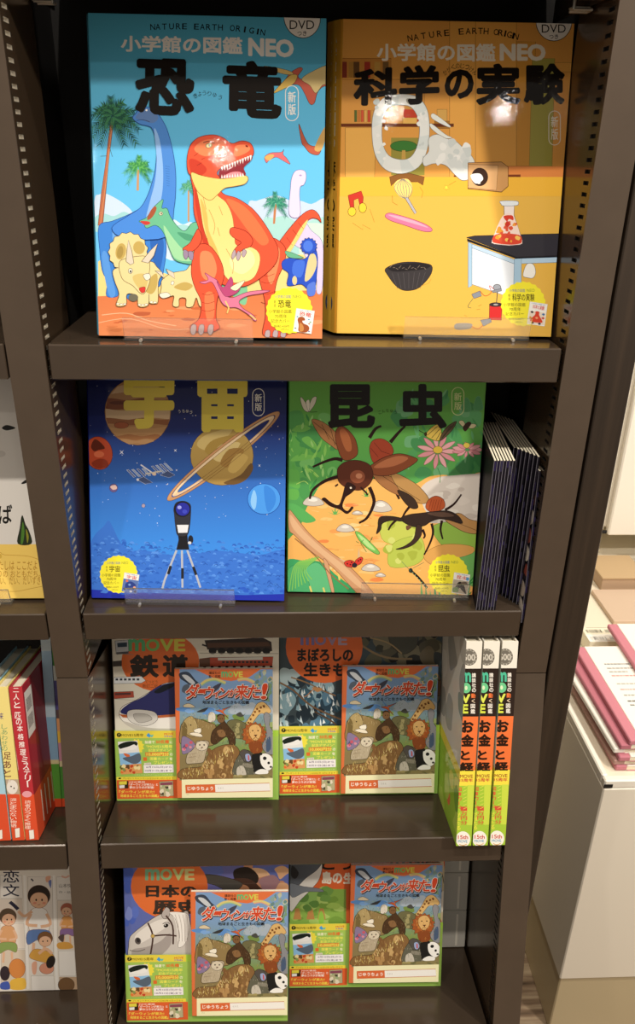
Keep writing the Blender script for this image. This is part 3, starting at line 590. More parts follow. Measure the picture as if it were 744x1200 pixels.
def draw_space_cover(a):
    Y = '#f2dc5c'; W = '#f2eee6'
    a.crop(0, 0, 1).grid(95, 400, 350, 720, lambda x, y: mix(mix('#171a44', '#2c3f96', min(1, max(0, y * 1.9 - .15))), '#3f8eea', min(1, max(0, y * 2.3 - .75))), 6, 16)
    rd = random.Random(2)
    a.crop(95, 445, 5.723)
    for i in range(150):
        x, y, r = rd.uniform(30, 1390), rd.uniform(10, 980), rd.choice((1.6, 2, 2.6, 3.2)); a.E(x, y, r, r, rd.choice(('#eef2ff', '#cfdcff', '#fff2d8')), n=6)
    for x, y, r in ((272, 486, 20), (632, 474, 14), (1196, 576, 12), (640, 606, 10)): a.star(x, y, r, '#f4f6ff', 4, .18)
    # striped giant planet
    a.E(380, 215, 222, 224, '#b98a5c', 0, .4, '#5a3c24')
    for y0, y1, c in ((40, 90, '#d8b48a'), (130, 195, '#8a4e30'), (200, 262, '#dcbc94'), (262, 300, '#9a623e'), (320, 370, '#c89a68'), (372, 400, '#a87248'), (405, 428, '#c09468')):
        q = []
        for i in range(15):
            t = i / 14; yy = (y0 + y1) / 2; hw = math.sqrt(max(0, 222 ** 2 - (y0 - 215) ** 2)) * .98; q.append((380 - hw + 2 * hw * t, y0 + 7 * math.sin(t * 11 + y0)))
        for i in range(15):
            t = 1 - i / 14; hw = math.sqrt(max(0, 222 ** 2 - (y1 - 215) ** 2)) * .98; q.append((380 - hw + 2 * hw * t, y1 + 6 * math.sin(t * 9 + y1)))
        a.P(q, c)
    a.E(270, 305, 48, 22, '#a85c3a', 0, .3).E(250, 155, 60, 12, '#6e3a26')
    a.E(118, 492, 92, 112, '#b4482c', -12, .5, '#4a140c').P('66 450 90 400 130 420 160 460 120 470 90 480', '#5a2418', 1).P('70 560 120 530 170 540 180 580 110 596', '#8a3420', 1).E(120, 500, 34, 22, '#cf6a48')
    # station
    for i in range(8):
        x, y = (305 + i * 34, 605 - i * 3) if i < 4 else (470 + (i - 4) * 28, 580 - (i - 4) * 6); a.P([(x, y), (x + 14, y - 2), (x + 62, y + 46), (x + 48, y + 50)], '#8fa0c0' if i % 2 else '#5c6c98', 0, .3, '#e8ecf4')
    for q in ('372 668 420 650 480 690 430 700', '530 640 580 610 630 640 590 656'): a.P(q, '#46557e', 0, .3, '#c8d0e4')
    a.L('400 570 500 640', 1.6, '#d8d8de').L('430 632 540 612', 1.6, '#c8c0b4').E(490, 632, 14, 10, '#e0c8b0').E(380, 670, 9, 9, '#e8e8f0')
    # ringed planet
    a.crop(215, 445, 5.723); rg = lambda rx, ry: [(268 + rx * math.cos(q) * .786 + ry * math.sin(q) * .618, 512 - rx * math.cos(q) * .618 + ry * math.sin(q) * .786) for q in [math.tau * i / 48 for i in range(49)]]
    o_, m_, i_, k_ = rg(478, 66), rg(440, 50), rg(432, 47), rg(390, 31)
    def band(A, B, rng, c):
        for i in rng: a.P([A[i], A[i + 1], B[i + 1], B[i]], c)
    band(o_, m_, range(0, 24), '#c49268'); band(i_, k_, range(0, 24), '#e6c6a0')
    a.E(258, 510, 211, 198, '#c2a35c', 0, .4, '#5a4420', '#a8884a')
    for k, c in enumerate(('#d6bc78', '#b09048', '#dcc484', '#a47e42', '#c8a860', '#8e6c3a')): a.P([(90 + k * 52, 440 + k * 40), (150 + k * 52, 370 + k * 32), (330 + k * 26, 330 + k * 48), (190 + k * 40, 470 + k * 38)], c, 1) if k < 5 else None
    a.P('270 690 380 640 450 560 466 600 420 670 340 704', '#6e5230', 1)
    band(o_, m_, range(24, 48), '#cf9a6c'); band(i_, k_, range(24, 48), '#f0d4ae'); a.L(o_, .35, '#6a4424').L(m_, .35, '#6a4424').L(k_, .35, '#6a4424')
    a.E(540, 800, 110, 102, '#4a98ec', 0, .6, '#2050a8').P('470 740 490 780 486 850 470 870 450 820', '#8cc4f6', 1).P('540 715 600 740 620 800 600 860 560 880', '#3a84de', 1)
    a.crop(95, 445, 5.723).E(218, 726, 28, 28, '#6c5a8a', 0, .3).P('196 716 230 706 240 730 214 738', '#d8b8b0', 1).E(418, 740 + 105, 12, 13, '#a89ab0', 0, .3)
    # blue rocky ground
    a.crop(95, 575, 5.723); LB = ['#2f63c4', '#4a86e0', '#3a72d2', '#5a94ea']
    base = '60 400 90 300 150 240 185 200 220 260 260 340 330 400 420 400 600 430 700 420 720 400 800 420 900 400 1180 430 1280 410 1330 400 1460 420 1460 760 60 760'
    a.P(base, '#3d76d6', 1)
    rd = random.Random(7); 
    for lay_ in range(3):
        for i in range(170):
            x, y = rd.uniform(70, 1400), rd.uniform(330 + 20 * lay_, 690)
            if x < 250 and rd.random() < .5: y = rd.uniform(300 - 0.3 * abs(x - 185) + abs(x - 185) * .9, 560)
            r = rd.uniform(10, 20); a.P([(x - r, y + 4), (x - r * .5, y - r * .6), (x + r * .4, y - r * .6), (x + r, y + 3), (x + r * .3, y + r * .25), (x - r * .4, y + r * .1)], LB[(i + lay_) % 4])
    for i in range(120):
        x, y = rd.uniform(70, 1400), rd.uniform(350, 680); a.L([(x - 14, y + 3), (x - 5, y - 5), (x + 6, y - 4), (x + 14, y + 4)], .45, '#1c3f96')
    a.P('40 660 300 680 700 690 1100 700 1460 690 1460 900 40 900', '#2333b0').blotch((60, 655, 1400, 690), 40, ['#4a80e0', '#2f5fcc'], 10, 26, 12, .5)
    # telescope on its tripod
    a.L('640 400 560 600 545 655', 2.4, '#b8bcc6').L('676 400 680 650', 2.4, '#b8bcc6').L('712 400 770 560 800 650', 2.4, '#b8bcc6')
    for q in ('602 505 584 560', '680 520 680 590', '752 510 772 565'): a.L(q, 3.2, '#26262c')
    a.P('640 395 655 330 650 290 712 290 715 340 725 395', '#1e1e24', 0, .4).P('626 160 634 240 650 300 708 300 728 240 736 130 730 90 690 70 640 80 622 120', '#32323a', 1, .5).P('642 228 722 228 714 282 652 284', '#e4e6ec', 0, .4)
    a.E(680, 124, 56, 52, '#1a1a22').E(682, 124, 46, 44, '#2a2f9e').E(660, 112, 14, 12, '#9aa0ea').E(695, 140, 16, 14, '#4048c0').E(735, 328, 16, 28, '#24242c', 0, .4).E(728, 350, 12, 10, '#d8dae0')
    # lettering
    a.crop(95, 445, 5.723).T('宇', 0, 0, 0, 0, Y, .11, '288 -60 628 -60 624 330 284 330').T('宙', 780, -58, 1116, 352, Y, .11)
    a.arc('うちゅう', '650 214 700 210 745 220', 22, W, .01)
    new_edition(a, 296, 455.5, 309.5, 487.5, W)
    a.crop(90, 430, 2.862).T('小学館の図鑑NEO', 140, -95, 620, -40, W, .065)
    badge(a, 139, 673, 22.5, '宇宙', '価格2,420円', mini_space)
def draw_insect_cover(a):
    W = '#ece6d0'
    a.crop(0, 0, 1).grid(330, 400, 580, 705, lambda x, y: mix('#76bc44', '#4f9f58', min(1, y * 1.5)), 4, 10)
    a.crop(335, 445, 5.723).blotch((0, 250, 420, 800), 26, ['#62ae50', '#55a254', '#76bc68', '#4c9852'], 30, 80, 3).blotch((760, 80, 1350, 700), 30, ['#58a862', '#64b06e', '#4c985a', '#76b880'], 30, 80, 4)
    for q in ('40 340 90 305 160 325', '110 400 150 385 190 420 215 470', '40 540 100 500 200 520', '100 620 160 600 220 650', '70 700 120 680 150 700'): a.L(q, .7, '#b4dc70', 1)
    for q in ('40 340 100 300 165 325 110 350', '105 400 150 380 190 420 212 470 160 450', '30 545 90 500 205 515 120 540'): a.P(q, '#74bc58', 1)
    for x, y in ((1210, 120), (1290, 110)): a.P([(x - 30, y + 90), (x - 20, y + 20), (x, y), (x + 20, y + 20), (x + 30, y + 90)], '#5aa468', 1, .3, '#7ab880')
    rd = random.Random(19)
    for i in range(70):
        x, y = (rd.uniform(10, 360), rd.uniform(260, 760)) if i < 40 else (rd.uniform(800, 1340), rd.uniform(120, 640)); l = rd.uniform(30, 90); k = rd.uniform(-50, 50)
        a.P([(x, y), (x + k * .5 - 9, y - l * .5), (x + k, y - l), (x + k * .5 + 9, y - l * .45)], rd.choice(('#8ac860', '#5aa84c', '#3f8e48', '#9ad078') if i < 40 else ('#6cb878', '#4f9e5c', '#82c48a', '#449058')), 1)
    # sandy ground, pale rock, leaves
    a.P('180 790 240 700 340 660 520 680 700 640 850 700 960 650 1080 640 1130 690 1420 660 1420 1500 0 1500 0 1120 90 1000 130 880', '#efb462', 1)
    a.crop(335, 445, 5.723).P('900 740 1000 660 1150 640 1280 630 1420 625 1420 1050 1100 1000 950 900', '#d6ccc2', 1).blotch((960, 680, 1380, 960), 14, ['#e2dad0', '#c6bab0', '#dcd2c8'], 24, 60, 8, .5)
    a.crop(335, 575, 5.723).blotch((150, 60, 800, 640), 40, ['#e88a4c', '#f4c47a', '#e9a058', '#f6d090'], 20, 70, 10, .28)
    rd = random.Random(23)
    for i in range(90):
        x, y, l = rd.uniform(140, 900), rd.uniform(60, 660), rd.uniform(14, 60); a.L([(x, y), (x + l, y + rd.uniform(-4, 8))], .5, rd.choice(('#d8803c', '#f6d49a', '#c87438', '#e8a860')), tap=(.4, 1))
    # broad leaves right
    a.P('620 200 700 170 820 200 900 260 860 350 760 370 660 340 630 280', '#c4cc5c', 1, .4, '#7a8a30').P('690 400 760 330 900 310 930 430 860 500 700 510', '#b8c654', 1, .4, '#7a8a30').P('980 250 1100 210 1260 260 1320 380 1200 440 1060 380', '#93bb4e', 1, .4, '#55803a').P('930 420 1060 360 1260 380 1200 480 1060 520 950 480', '#dca458', 1, .4, '#8a5a2a').P('1100 480 1250 420 1400 300 1420 640 1200 620', '#72b060', 1, .4, '#3f7a44')
    a.blotch((660, 200, 880, 480), 10, ['#a8b444', '#d2d878'], 20, 40, 14)
    for k in range(9): a.P([(900 + k * 30, 760), (906 + k * 30, 600 + (k % 3) * 30), (926 + k * 30, 760)], '#3fa060' if k % 2 else '#62b866')
    for q in ('1210 640 1300 520 1330 400', '1180 660 1330 560', '1220 700 1290 640 1320 560'): a.L(q, 1.4, '#2f7a3c', 1)
    for k in range(6): a.P([(1190 + k * 34, 760), (1240 + k * 30, 600 - k * 20), (1216 + k * 34, 760)], '#e8924c' if k % 2 else '#3f9a58')
    for x, y, w, h in ((185, 70, 70, 34), (640, 105, 70, 40), (400, 250, 60, 28), (570, 515, 62, 26), (635, 565, 34, 14), (480, 148, 36, 14)): a.P([(x - w, y + h * .6), (x - w * .7, y - h * .5), (x - w * .1, y - h), (x + w * .6, y - h * .5), (x + w, y + h * .6), (x, y + h)], '#cfc6ba', 1, .5, '#6a5a50').P([(x - w * .5, y - h * .2), (x, y - h * .7), (x + w * .4, y - h * .2), (x, y + h * .1)], '#ece6dc', 1)
    for x, y in ((330, 160), (540, 40), (1150, 200)): 
        for k in range(-3, 4): a.P([(x - 8, y), (x + k * 26, y - 60 + abs(k) * 22), (x + 8, y)], '#5fae58')
    # branch, grass and leaves lower left
    a.P('0 480 120 470 240 480 330 560 450 660 460 760 0 760', '#3fa264', 1).P('0 100 60 90 150 150 200 200 110 210', '#5aae5c', 1)
    a.P('100 560 200 480 280 560 300 700 180 690 110 640', '#62bc80', 1, .4, '#2a7a4c').P('10 540 80 500 150 600 150 700 30 690', '#4fae70', 1, .4, '#2a7a4c')
    for k in range(8): a.L([(20 + k * 22, 680 - k * 12), (50 + k * 12, 520), (100 + k * 20, 470 - k * 5)], 1.1, '#8aca5c', 1)
    for q in ('160 640 175 690 182 740', '250 650 262 690', '350 540 360 600'): a.L(q, 2, '#e8d070')
    a.P('20 130 70 180 160 290 300 410 420 500 560 650 600 720 520 720 440 650 320 520 160 400 60 300 20 260', '#cf9a70', 1, .5, '#6a4028').P('30 160 120 270 260 400 400 510 540 660 480 640 300 480 120 330 40 240', '#e0b48a', 1)
    a.P('250 460 280 480 300 560 325 680 310 690 285 600', '#d4a078', 1, .4, '#6a4028').L('60 320 200 440 300 560 420 660', 1.2, '#9a6a44', 1)
    # rhinoceros beetle in flight
    B1, B2, B3 = '#5a2c1c', '#8a4a2c', '#2a1410'
    a.crop(335, 445, 5.723)
    for q in ('560 390 600 330 640 310', '380 540 330 530 260 550 180 585', '350 650 260 680 180 740 160 800', '560 720 590 800 580 860 540 930 490 960', '590 650 700 700 760 800', '700 420 750 360 800 310'): a.L(q, 3.4, B3, 1, (1.3, .7))
    a.P('172 272 230 275 300 320 350 380 352 468 300 440 230 380', '#b07a4c', 1, .5, B3).L('180 280 260 340 345 440', .5, B3).L('240 300 290 400', .5, B3).L('300 330 330 440', .5, B3)
    a.P('560 590 680 640 800 700 820 790 720 760 620 690', '#a06c42', 1, .5, B3).P('700 620 860 690 960 800 900 830 780 760', '#b58a52', 1, .5, B3).L('640 640 760 720 900 810', .5, B3)
    a.P('560 470 580 410 640 395 700 430 720 490 660 540 590 560', '#a5452c', 1, .5, B3).L('590 420 640 480 700 500', .4, B3).L('570 460 620 520', .4, B3)
    a.P('332 400 340 330 380 312 430 350 470 410 480 500 420 540 370 520', B2, 1, .6, B3).P('360 350 390 330 430 390 440 470 400 470', '#b56a40', 1)
    a.P('548 600 590 560 660 520 760 495 860 520 880 545 800 600 700 640 600 640', B2, 1, .6, B3).P('590 590 660 540 760 510 820 530 720 580', '#b8704a', 1)
    a.P('345 640 350 590 400 550 480 540 560 570 585 640 560 700 500 740 420 730 360 690', B1, 1, .6, B3).E(480, 650, 50, 44, '#8e4e34').E(490, 645, 22, 18, '#c08060')
    a.P('400 700 430 690 470 720 440 760 400 790 380 850 412 880 440 850 452 862 410 900 360 870 300 850 260 820 240 800 262 790 300 820 350 840 372 800', B3, 1)
    a.L('500 720 540 760 545 775', 2, B3, 1).E(435, 725, 7, 7, '#e8dcc8').L('350 700 330 715', 2, B3)
    # stag beetle
    a.crop(455, 575, 5.723)
    for q in ('140 110 110 150 90 190', '60 190 20 230 0 265', '290 220 300 280 280 350 240 430', '360 200 350 260 365 325', '380 130 440 90 490 25', '230 260 245 300 235 320', '150 240 130 260'): a.L(q, 2.6, B3, 1, (1.2, .7))
    a.P('60 0 110 10 170 50 200 110 160 120 110 80', '#3a2a20', 1, .5, INK).P('380 190 470 150 540 190 610 215 600 285 520 280 440 240', '#b98a54', 1, .5, B3).L('400 195 500 230 600 270', .4, B3)
    a.P('250 110 270 60 320 35 370 60 378 110 330 140 280 140', '#b4542c', 1, .5, B3)
    for k in range(5): a.L([(270 + k * 18, 130), (290 + k * 17, 60)], .4, '#6a2410')
    a.P('80 190 140 160 220 150 300 140 400 135 470 170 496 220 420 200 340 190 280 210 240 235 160 240', '#33241e', 1, .6, INK).P('260 150 380 145 440 170 340 175', '#5e463a', 1)
    a.P('-70 240 -60 180 0 170 90 185 90 205 20 200 -40 220 -50 260 -80 290', '#33241e', 1, .5, INK).P('190 230 222 240 220 300 170 360 100 390 50 392 110 370 170 320', '#3d2a22', 1, .5, INK).P('120 235 150 235 140 260 122 262', '#6e4a36', 1)
    # grasshopper, ladybird, dragonfly, bee, moth
    a.crop(335, 575, 5.723).P('465 275 500 285 560 340 626 410 610 426 550 390 490 330', '#7cc05a', 1, .5, '#2a6a30').P('480 290 540 330 600 400 540 370', '#b8e090', 1).L('520 330 500 350 540 410', .7, '#3a7a34').L('560 350 580 310 575 330', .7, '#3a7a34').L('470 340 490 350', .6, '#3a7a34').L('465 270 440 240', .4, '#3a3a20')
    a.P('390 480 430 465 460 480 455 510 410 510', '#d23a30', 1, .5, INK).P('465 470 500 445 516 455 500 490 470 500', '#d23a30', 1, .5, INK).E(460, 500, 18, 16, '#2a2430').P('390 480 350 450 400 470', '#d8b890').P('480 450 488 380 498 440', '#d8b890')
    for x, y in ((412, 490), (432, 496), (486, 470), (500, 462), (440, 480)): a.E(x, y, 5, 5, INK)
    a.crop(455, 575, 5.723).L('140 525 200 580 260 650', 2.6, INK).E(150, 535, 14, 16, '#1e2a26')
    for k in range(7): a.E(165 + k * 15, 550 + k * 16, 3, 3, '#a8d8a0')
    a.L('90 475 150 540', .5, '#5a7a5a').L('165 520 240 480', .5, '#5a7a5a')
    a.crop(455, 445, 5.723)
    def flower(cx, cy, R, f, n0=0, n1=11):
        for k in range(n0, n1):
            t = math.tau * k / 11; dx, dy = math.cos(t), math.sin(t) * f; a.P([(cx + dx * R * .15, cy + dy * R * .15), (cx + dx * R * .6 - dy * 18, cy + dy * R * .6 + dx * 16), (cx + dx * R, cy + dy * R), (cx + dx * R * .6 + dy * 18, cy + dy * R * .6 - dx * 16)], '#e59aa2' if k % 2 else '#efb0b4', 1, .4, '#9a4a58')
    flower(330, 480, 140, .86); a.E(332, 470, 32, 24, '#e6c24a', 0, .3)
    flower(530, 470, 105, .5); a.E(525, 440, 22, 18, '#e8cc58', 0, .3); a.L('330 590 350 640 345 690', .8, '#3f8a4c')
    a.P('250 370 290 320 330 300 352 330 356 380 336 410 290 400', '#e2c25a', 1, .5, INK).P('345 410 360 360 400 310 456 278 440 320 400 370', '#5a4a34', 1, .5, INK)
    for q in ('262 372 330 312', '290 390 345 330', '320 405 352 350', '360 390 420 310', '370 380 440 300'): a.L(q, .6, '#2a2018')
    a.L('205 340 250 365', .8, INK).E(250, 365, 10, 14, '#3a3018')
    a.P('472 280 498 274 516 300 510 320 484 302', '#e6dcae', 1, .4, INK).P('535 320 560 296 590 304 570 326', '#e6dcae', 1, .4, INK).P('500 320 530 284 555 290 540 320 515 346', '#3a2416', 1, .3)
    a.crop(335, 445, 5.723).P('98 116 116 130 140 170 150 215 120 200 100 150', '#e6e2cc', 1, .5, '#4a4438').P('150 215 160 160 180 120 205 116 196 160 170 200', '#e6e2cc', 1, .5, '#4a4438').P('135 150 155 135 160 180 150 210', '#f4f0de', 1, .3, '#4a4438').L('150 212 170 218 210 214', .5, INK)
    # lettering
    a.crop(335, 445, 5.723).T('昆', 0, 0, 0, 0, INK, .092, '284 30 600 30 598 326 282 326')
    a.crop(455, 445, 5.723).T('虫', 72, 28, 392, 328, INK, .092)
    a.crop(335, 445, 5.723).arc('こんちゅう', '622 222 680 206 745 222', 22, INK, .01)
    new_edition(a, 529.5, 454, 543.5, 486.5, '#d8e4a0')
    a.crop(330, 430, 2.325).T('小学館の図鑑NEO', 100, -80, 460, -32, W, .065)
    badge(a, 525, 673, 24, '昆虫', '価格2,420円', mini_insect)
# ------------------------------------------------------------------ picture books of the two lower shelves
MOVE_C = ('#5fb87a', '#7cc46c', '#c3d45a', '#dcd256')
def move_logo(a, x0, y0, x1, y1, cols=MOVE_C, b=.07):
    w = (x1 - x0) / 4.1; x = x0
    for ch, c, f in zip('mOVE', cols, (1.25, 1, 1, .82)): a.T(ch, x, y0, x + w * f * .96, y1, c, b); x += w * f
def draw_obi(a, ink=True):
    """the campaign paper band, traced on the railway book"""
    a.crop(130, 845, 8.753)
    a.P('-60 90 2200 60 2200 900 -60 900', '#a6c85c', col2='#96bf58').P('30 96 664 92 668 172 34 178', '#e8d44a').P('664 92 2200 70 2200 150 668 172', '#a6d04a')
    a.E(82, 142, 23, 22, '#2a2a1a').T('7', 74, 130, 90, 154, '#f0e060', .02).T('MOVE15周年', 106, 128, 334, 160, '#5a4a1a', .03)
    a.P('362 150 385 120 410 150 395 172', '#4aa0d8').P('395 145 440 140 420 170', '#6ac0b0').T('MOVE', 0, 0, 0, 0, '#d8603a', .04, '545 124 640 118 640 140 545 144').T('15th', 550, 146, 630, 164, '#7a5ab0', .04)
    # prize card picture
    a.star(262, 262, 82, '#f2e24a', 12, .8)
    a.P('70 212 270 200 326 534 106 548', '#dfe8ee', 0, .2).P('70 212 270 200 292 318 84 336', '#e8e8e4').P('76 250 150 214 258 210 266 250 190 262 110 292', '#1e2620', 1).P('90 290 180 262 240 240 262 280 180 300', '#f2f0ec', 1).P('84 336 292 318 312 436 98 452', '#8fc0e6').P('130 330 190 345 186 372 150 362', '#d86a3a', 1).P('120 380 210 360 292 330 306 400 250 440 180 420', '#5a6878', 1).P('98 452 312 436 326 534 106 548', '#e0a060').blotch((110, 455, 315, 535), 14, ['#c84a2c', '#f0dca0', '#6a4a2c', '#8a9a54', '#e8783a'], 14, 26, 4)
    Y = '#f6ec62'
    a.T('抽選で', 346, 200, 448, 232, '#fff6d8', .03).T('50名様', 462, 192, 596, 232, '#e8602a', .05).T('に', 602, 204, 632, 230, '#fff6d8', .03)
    a.T('"MOVE15周年', 360, 244, 634, 278, Y, .035).T('記念デザイン"', 384, 284, 620, 314, Y, .035)
    a.P('350 320 590 314 594 358 354 362', '#d8853a').T('10,000円分', 364, 322, 596, 360, Y, .05).T('の', 604, 328, 634, 356, '#fff6d8', .03)
    a.P('330 372 368 370 370 408 332 410', '#e07030').T('図書カード', 400, 370, 586, 402, Y, .035).T('を', 600, 372, 634, 402, '#fff6d8', .03).T('プレゼント', 440, 410, 632, 442, Y, .035)
    a.P('334 452 640 444 644 526 338 534', '#f6f2ee', 0, .2, '#b8a0c0').P('340 430 410 426 412 446 342 450', '#f2ead8').T('応募期間', 346, 432, 406, 446, '#6a5a3a', .01)
    a.T('6月15日(日)から', 362, 462, 622, 486, '#5a3a6a', .025).T('10月31日(金)まで', 350, 498, 626, 522, '#5a3a6a', .025)
    a.T('くわしくは公式ホームページを見てね', 240, 545, 636, 558, '#e8f0b0', .01)
    # lower orange strip
    a.P('46 574 668 566 672 602 50 606', '#f0dc46').T('プレゼントキャンペーンは2025年10月31日まで', 120, 578, 640, 598, '#8a4a1a', .012).E(90, 588, 15, 8, '#2a2a1a')
    a.P('46 606 690 600 694 790 60 800', '#e06434').P('78 618 178 614 180 690 82 694', '#3a2a1a').P('82 620 162 616 162 650 84 654', '#e8d84a').P('84 660 140 656 140 686 88 690', '#f0ece4')
    a.T('NHK番組', 190, 616, 350, 634, '#fbe8d8', .02).T('「ダーウィンが来た!」と', 184, 638, 482, 664, '#fff4e8', .04).T('夢のコラボが実現!', 190, 668, 440, 694, '#fff4e8', .04)
    a.T('『ダーウィンが来た!', 82, 710, 446, 742, '#f8e456', .045).T('地球まるごと生きもの図鑑』', 96, 752, 490, 782, '#f8e456', .04)
    a.P('496 622 636 614 644 766 504 774', '#b8b088', 0, .3).blotch((508, 630, 632, 760), 16, ['#7a6a4a', '#d8c8a0', '#4a4a3a', '#a0b080', '#e8dcc0'], 12, 26, 9).P('504 632 630 624 632 654 506 660', '#8a4a5a')
def draw_notebook(a):
    """wildlife jotter, traced on the one in front of the railway book"""
    a.crop(203, 778, 5.858)
    a.P('0 0 760 0 760 1000 0 1000', '#de7444')
    a.grid(44, 36, 690, 800, lambda x, y: mix('#7f9fc8', '#7f9450', min(1, max(0, y * 2.2 - .55))) if y < .75 else '#8a7a52', 4, 14)
    a.blotch((60, 330, 680, 520), 26, ['#8aa060', '#748c48', '#98a86c', '#687f44'], 26, 60, 5, .5).blotch((60, 290, 330, 340), 8, ['#5f8fcc', '#7fa8dc'], 30, 60, 6, .3).P('390 300 440 268 480 290 540 262 600 300 660 280 690 340 400 345', '#a8b4c0', 1)
    a.P('150 38 600 36 520 92 400 118 290 104', '#de7444')
    a.L('190 140 230 112 290 104 360 130', 2.6, '#d8c880', 1).L('194 150 236 122 290 114 356 140', 1.2, '#9ac08a', 1).L('440 108 500 102 560 128 590 160', 2.6, '#d8c880', 1).L('446 118 500 112 552 138', 1.2, '#e0a080', 1)
    a.T('講談社の', 244, 52, 324, 72, '#2a1c14', .03).T('動く図鑑', 244, 76, 324, 96, '#2a1c14', .03); move_logo(a, 330, 52, 480, 92)
    # breaching whale, foliage, birds
    a.P('40 70 70 56 110 62 150 110 180 140 150 150 110 140 80 120 50 100', '#3c4656', 1, .4).P('60 80 100 80 150 130 120 136', '#c8ccd0', 1).P('70 150 110 142 100 200 60 190', '#5a6472', 1)
    a.blotch((560, 50, 685, 150), 16, ['#8aa4a0', '#b8c0a8', '#6a8a8a', '#c8b080'], 8, 20, 8).blotch((640, 120, 690, 260), 8, ['#7a9a78', '#b0b890'], 10, 20, 9)
    a.P('300 275 330 310 400 290 345 325 380 375 330 335 290 320 320 312', '#c8623a', 1, .4).P('300 280 322 312 340 316', '#5a8ac0', 1)
    a.P('75 280 110 272 150 296 110 300 70 296', '#d8c8a8', 1, .4).P('160 330 200 310 240 300 210 330', '#3a3a3a', 1).P('430 350 460 330 480 350 500 335 470 365', '#4a4a44', 1).P('270 160 330 130 310 170 280 190', '#4a4a5a', 1)
    # title lettering
    for c, b, dx, dy in (('#3a1a12', .16, 4, 6), ('#f0e6d8', .13, 0, 0), ('#d24a2c', .06, 0, 0)):
        x = 82
        for ch, w, h, y in (('ダ', 84, 100, 140), ('ー', 34, 22, 176), ('ウ', 62, 78, 158), ('ィ', 40, 46, 182), ('ン', 64, 66, 166), ('が', 44, 50, 172), ('来', 80, 94, 142), ('た', 84, 86, 148), ('!', 34, 104, 136)):
            if ch == '!': x = 602
            q = [(x + dx + 14, y + dy), (x + dx + w + 14, y + dy), (x + dx + w, y + dy + h), (x + dx, y + dy + h)]
            if ch == 'ー': a.P([(q[0][0] - b * 60, q[0][1] - b * 60), (q[1][0] + b * 60, q[1][1] - b * 60), (q[2][0] + b * 60, q[2][1] + b * 60), (q[3][0] - b * 60, q[3][1] + b * 60)], c)
            else: e = b * 50; a.T(ch, 0, 0, 0, 0, c, b, [(q[0][0] - e, q[0][1] - e), (q[1][0] + e, q[1][1] - e), (q[2][0] + e, q[2][1] + e), (q[3][0] - e, q[3][1] + e)])
            x += w + (2 if ch != 'が' else 4)
    a.T('地球まるごと生きもの図鑑', 200, 252, 522, 276, '#17120f', .06)
    # giraffe
    a.P('470 480 490 420 540 340 560 300 580 270 620 262 660 300 670 330 640 345 600 340 570 370 540 420 520 490', '#d8b070', 1, .4)
    for x, y in ((500, 430), (515, 405), (530, 380), (548, 352), (560, 330), (575, 310), (505, 455), (600, 300), (590, 325), (620, 290)): a.P([(x - 8, y - 6), (x + 6, y - 9), (x + 9, y + 4), (x - 3, y + 9)], '#7a4a24')
    a.E(625, 296, 5, 4, INK)
    # elephant
    a.P('50 440 70 400 110 370 180 380 240 400 290 420 300 480 270 560 60 560', '#937c50', 1, .6).P('60 420 90 372 130 360 160 400 170 470 140 500 90 480', '#b09a68', 1, .5).P('70 400 95 430 90 500 60 500', '#76643c', 1).P('140 455 185 440 190 470 160 475', '#f2ead6', 1, .4).P('110 480 140 470 185 478 200 500 150 496', '#efe4cc', 1, .4).E(120, 420, 5, 4, INK)
    a.P('240 360 255 330 285 340 290 380 270 400 240 395', '#d8d0c0', 1, .3)
    # gorilla on the rock, tortoise, lion
    a.crop(203, 850, 5.858)
    a.P('370 -20 430 -40 500 -10 540 40 520 90 440 90 380 60', '#6e6a48', 1, .5).blotch((390, -20, 510, 80), 8, ['#a39a6a', '#6e6a48'], 12, 22, 11)
    a.P('258 90 270 40 300 10 330 -20 330 -40 300 -60 320 -78 350 -66 352 -30 390 20 420 60 425 130 390 140 370 80 330 100 290 130 262 120', '#4e3824', 1, .6).E(328, -45, 26, 28, '#7c5a3a', 0, .4).P('300 40 340 30 360 70 320 80', '#8a6642', 1).E(322, -46, 4, 3, INK).E(338, -46, 4, 3, INK)
    a.star(556, 62, 88, '#a4582c', 15, .84, .4); a.star(558, 50, 60, '#c07838', 12, .8).P('520 20 545 -4 580 -4 604 24 600 70 575 102 548 100 524 66', '#dcb070', 1, .4).E(545, 36, 6, 4, INK).E(582, 36, 6, 4, INK).P('552 64 578 64 566 80', '#5a3424').L('565 80 550 92', .4, INK).L('565 80 582 92', .4, INK)
    a.P('520 120 600 110 610 180 540 190', '#8a4a26', 1)
    a.P('620 -60 640 -90 668 -60 660 0 690 60 690 190 640 190 610 140 640 60', '#8a8a8e', 1, .4).P('640 100 665 80 670 160 640 180', '#4a5a74', 1)
    # cliff
    a.P('200 280 240 200 300 150 380 130 440 150 460 220 420 300 430 370 60 370 60 300', '#86643c', 1, .5); a.blotch((210, 170, 430, 360), 40, ['#b48c58', '#7e5a36', '#c8a46c', '#8a6640'], 8, 22, 13, 1.4)
    rd = random.Random(5)
    for i in range(60):
        x = rd.uniform(60, 420); y = 310 - 40 * (x > 200) - max(0, x - 220) * .6 + rd.uniform(-12, 40); a.P([(x, y), (x + rd.uniform(-14, 14), y - 26), (x + 6, y)], rd.choice(('#d8c078', '#c0a458', '#e4d090', '#a88a48')))
    # wild cat, flowers, mandrill, panda
    a.P('60 80 110 90 150 130 140 170 100 190 60 190', '#8a7a9a', 1, .3).blotch((70, 110, 150, 170), 8, ['#c85a6a', '#d8889a', '#5a5a7a'], 8, 16, 14)
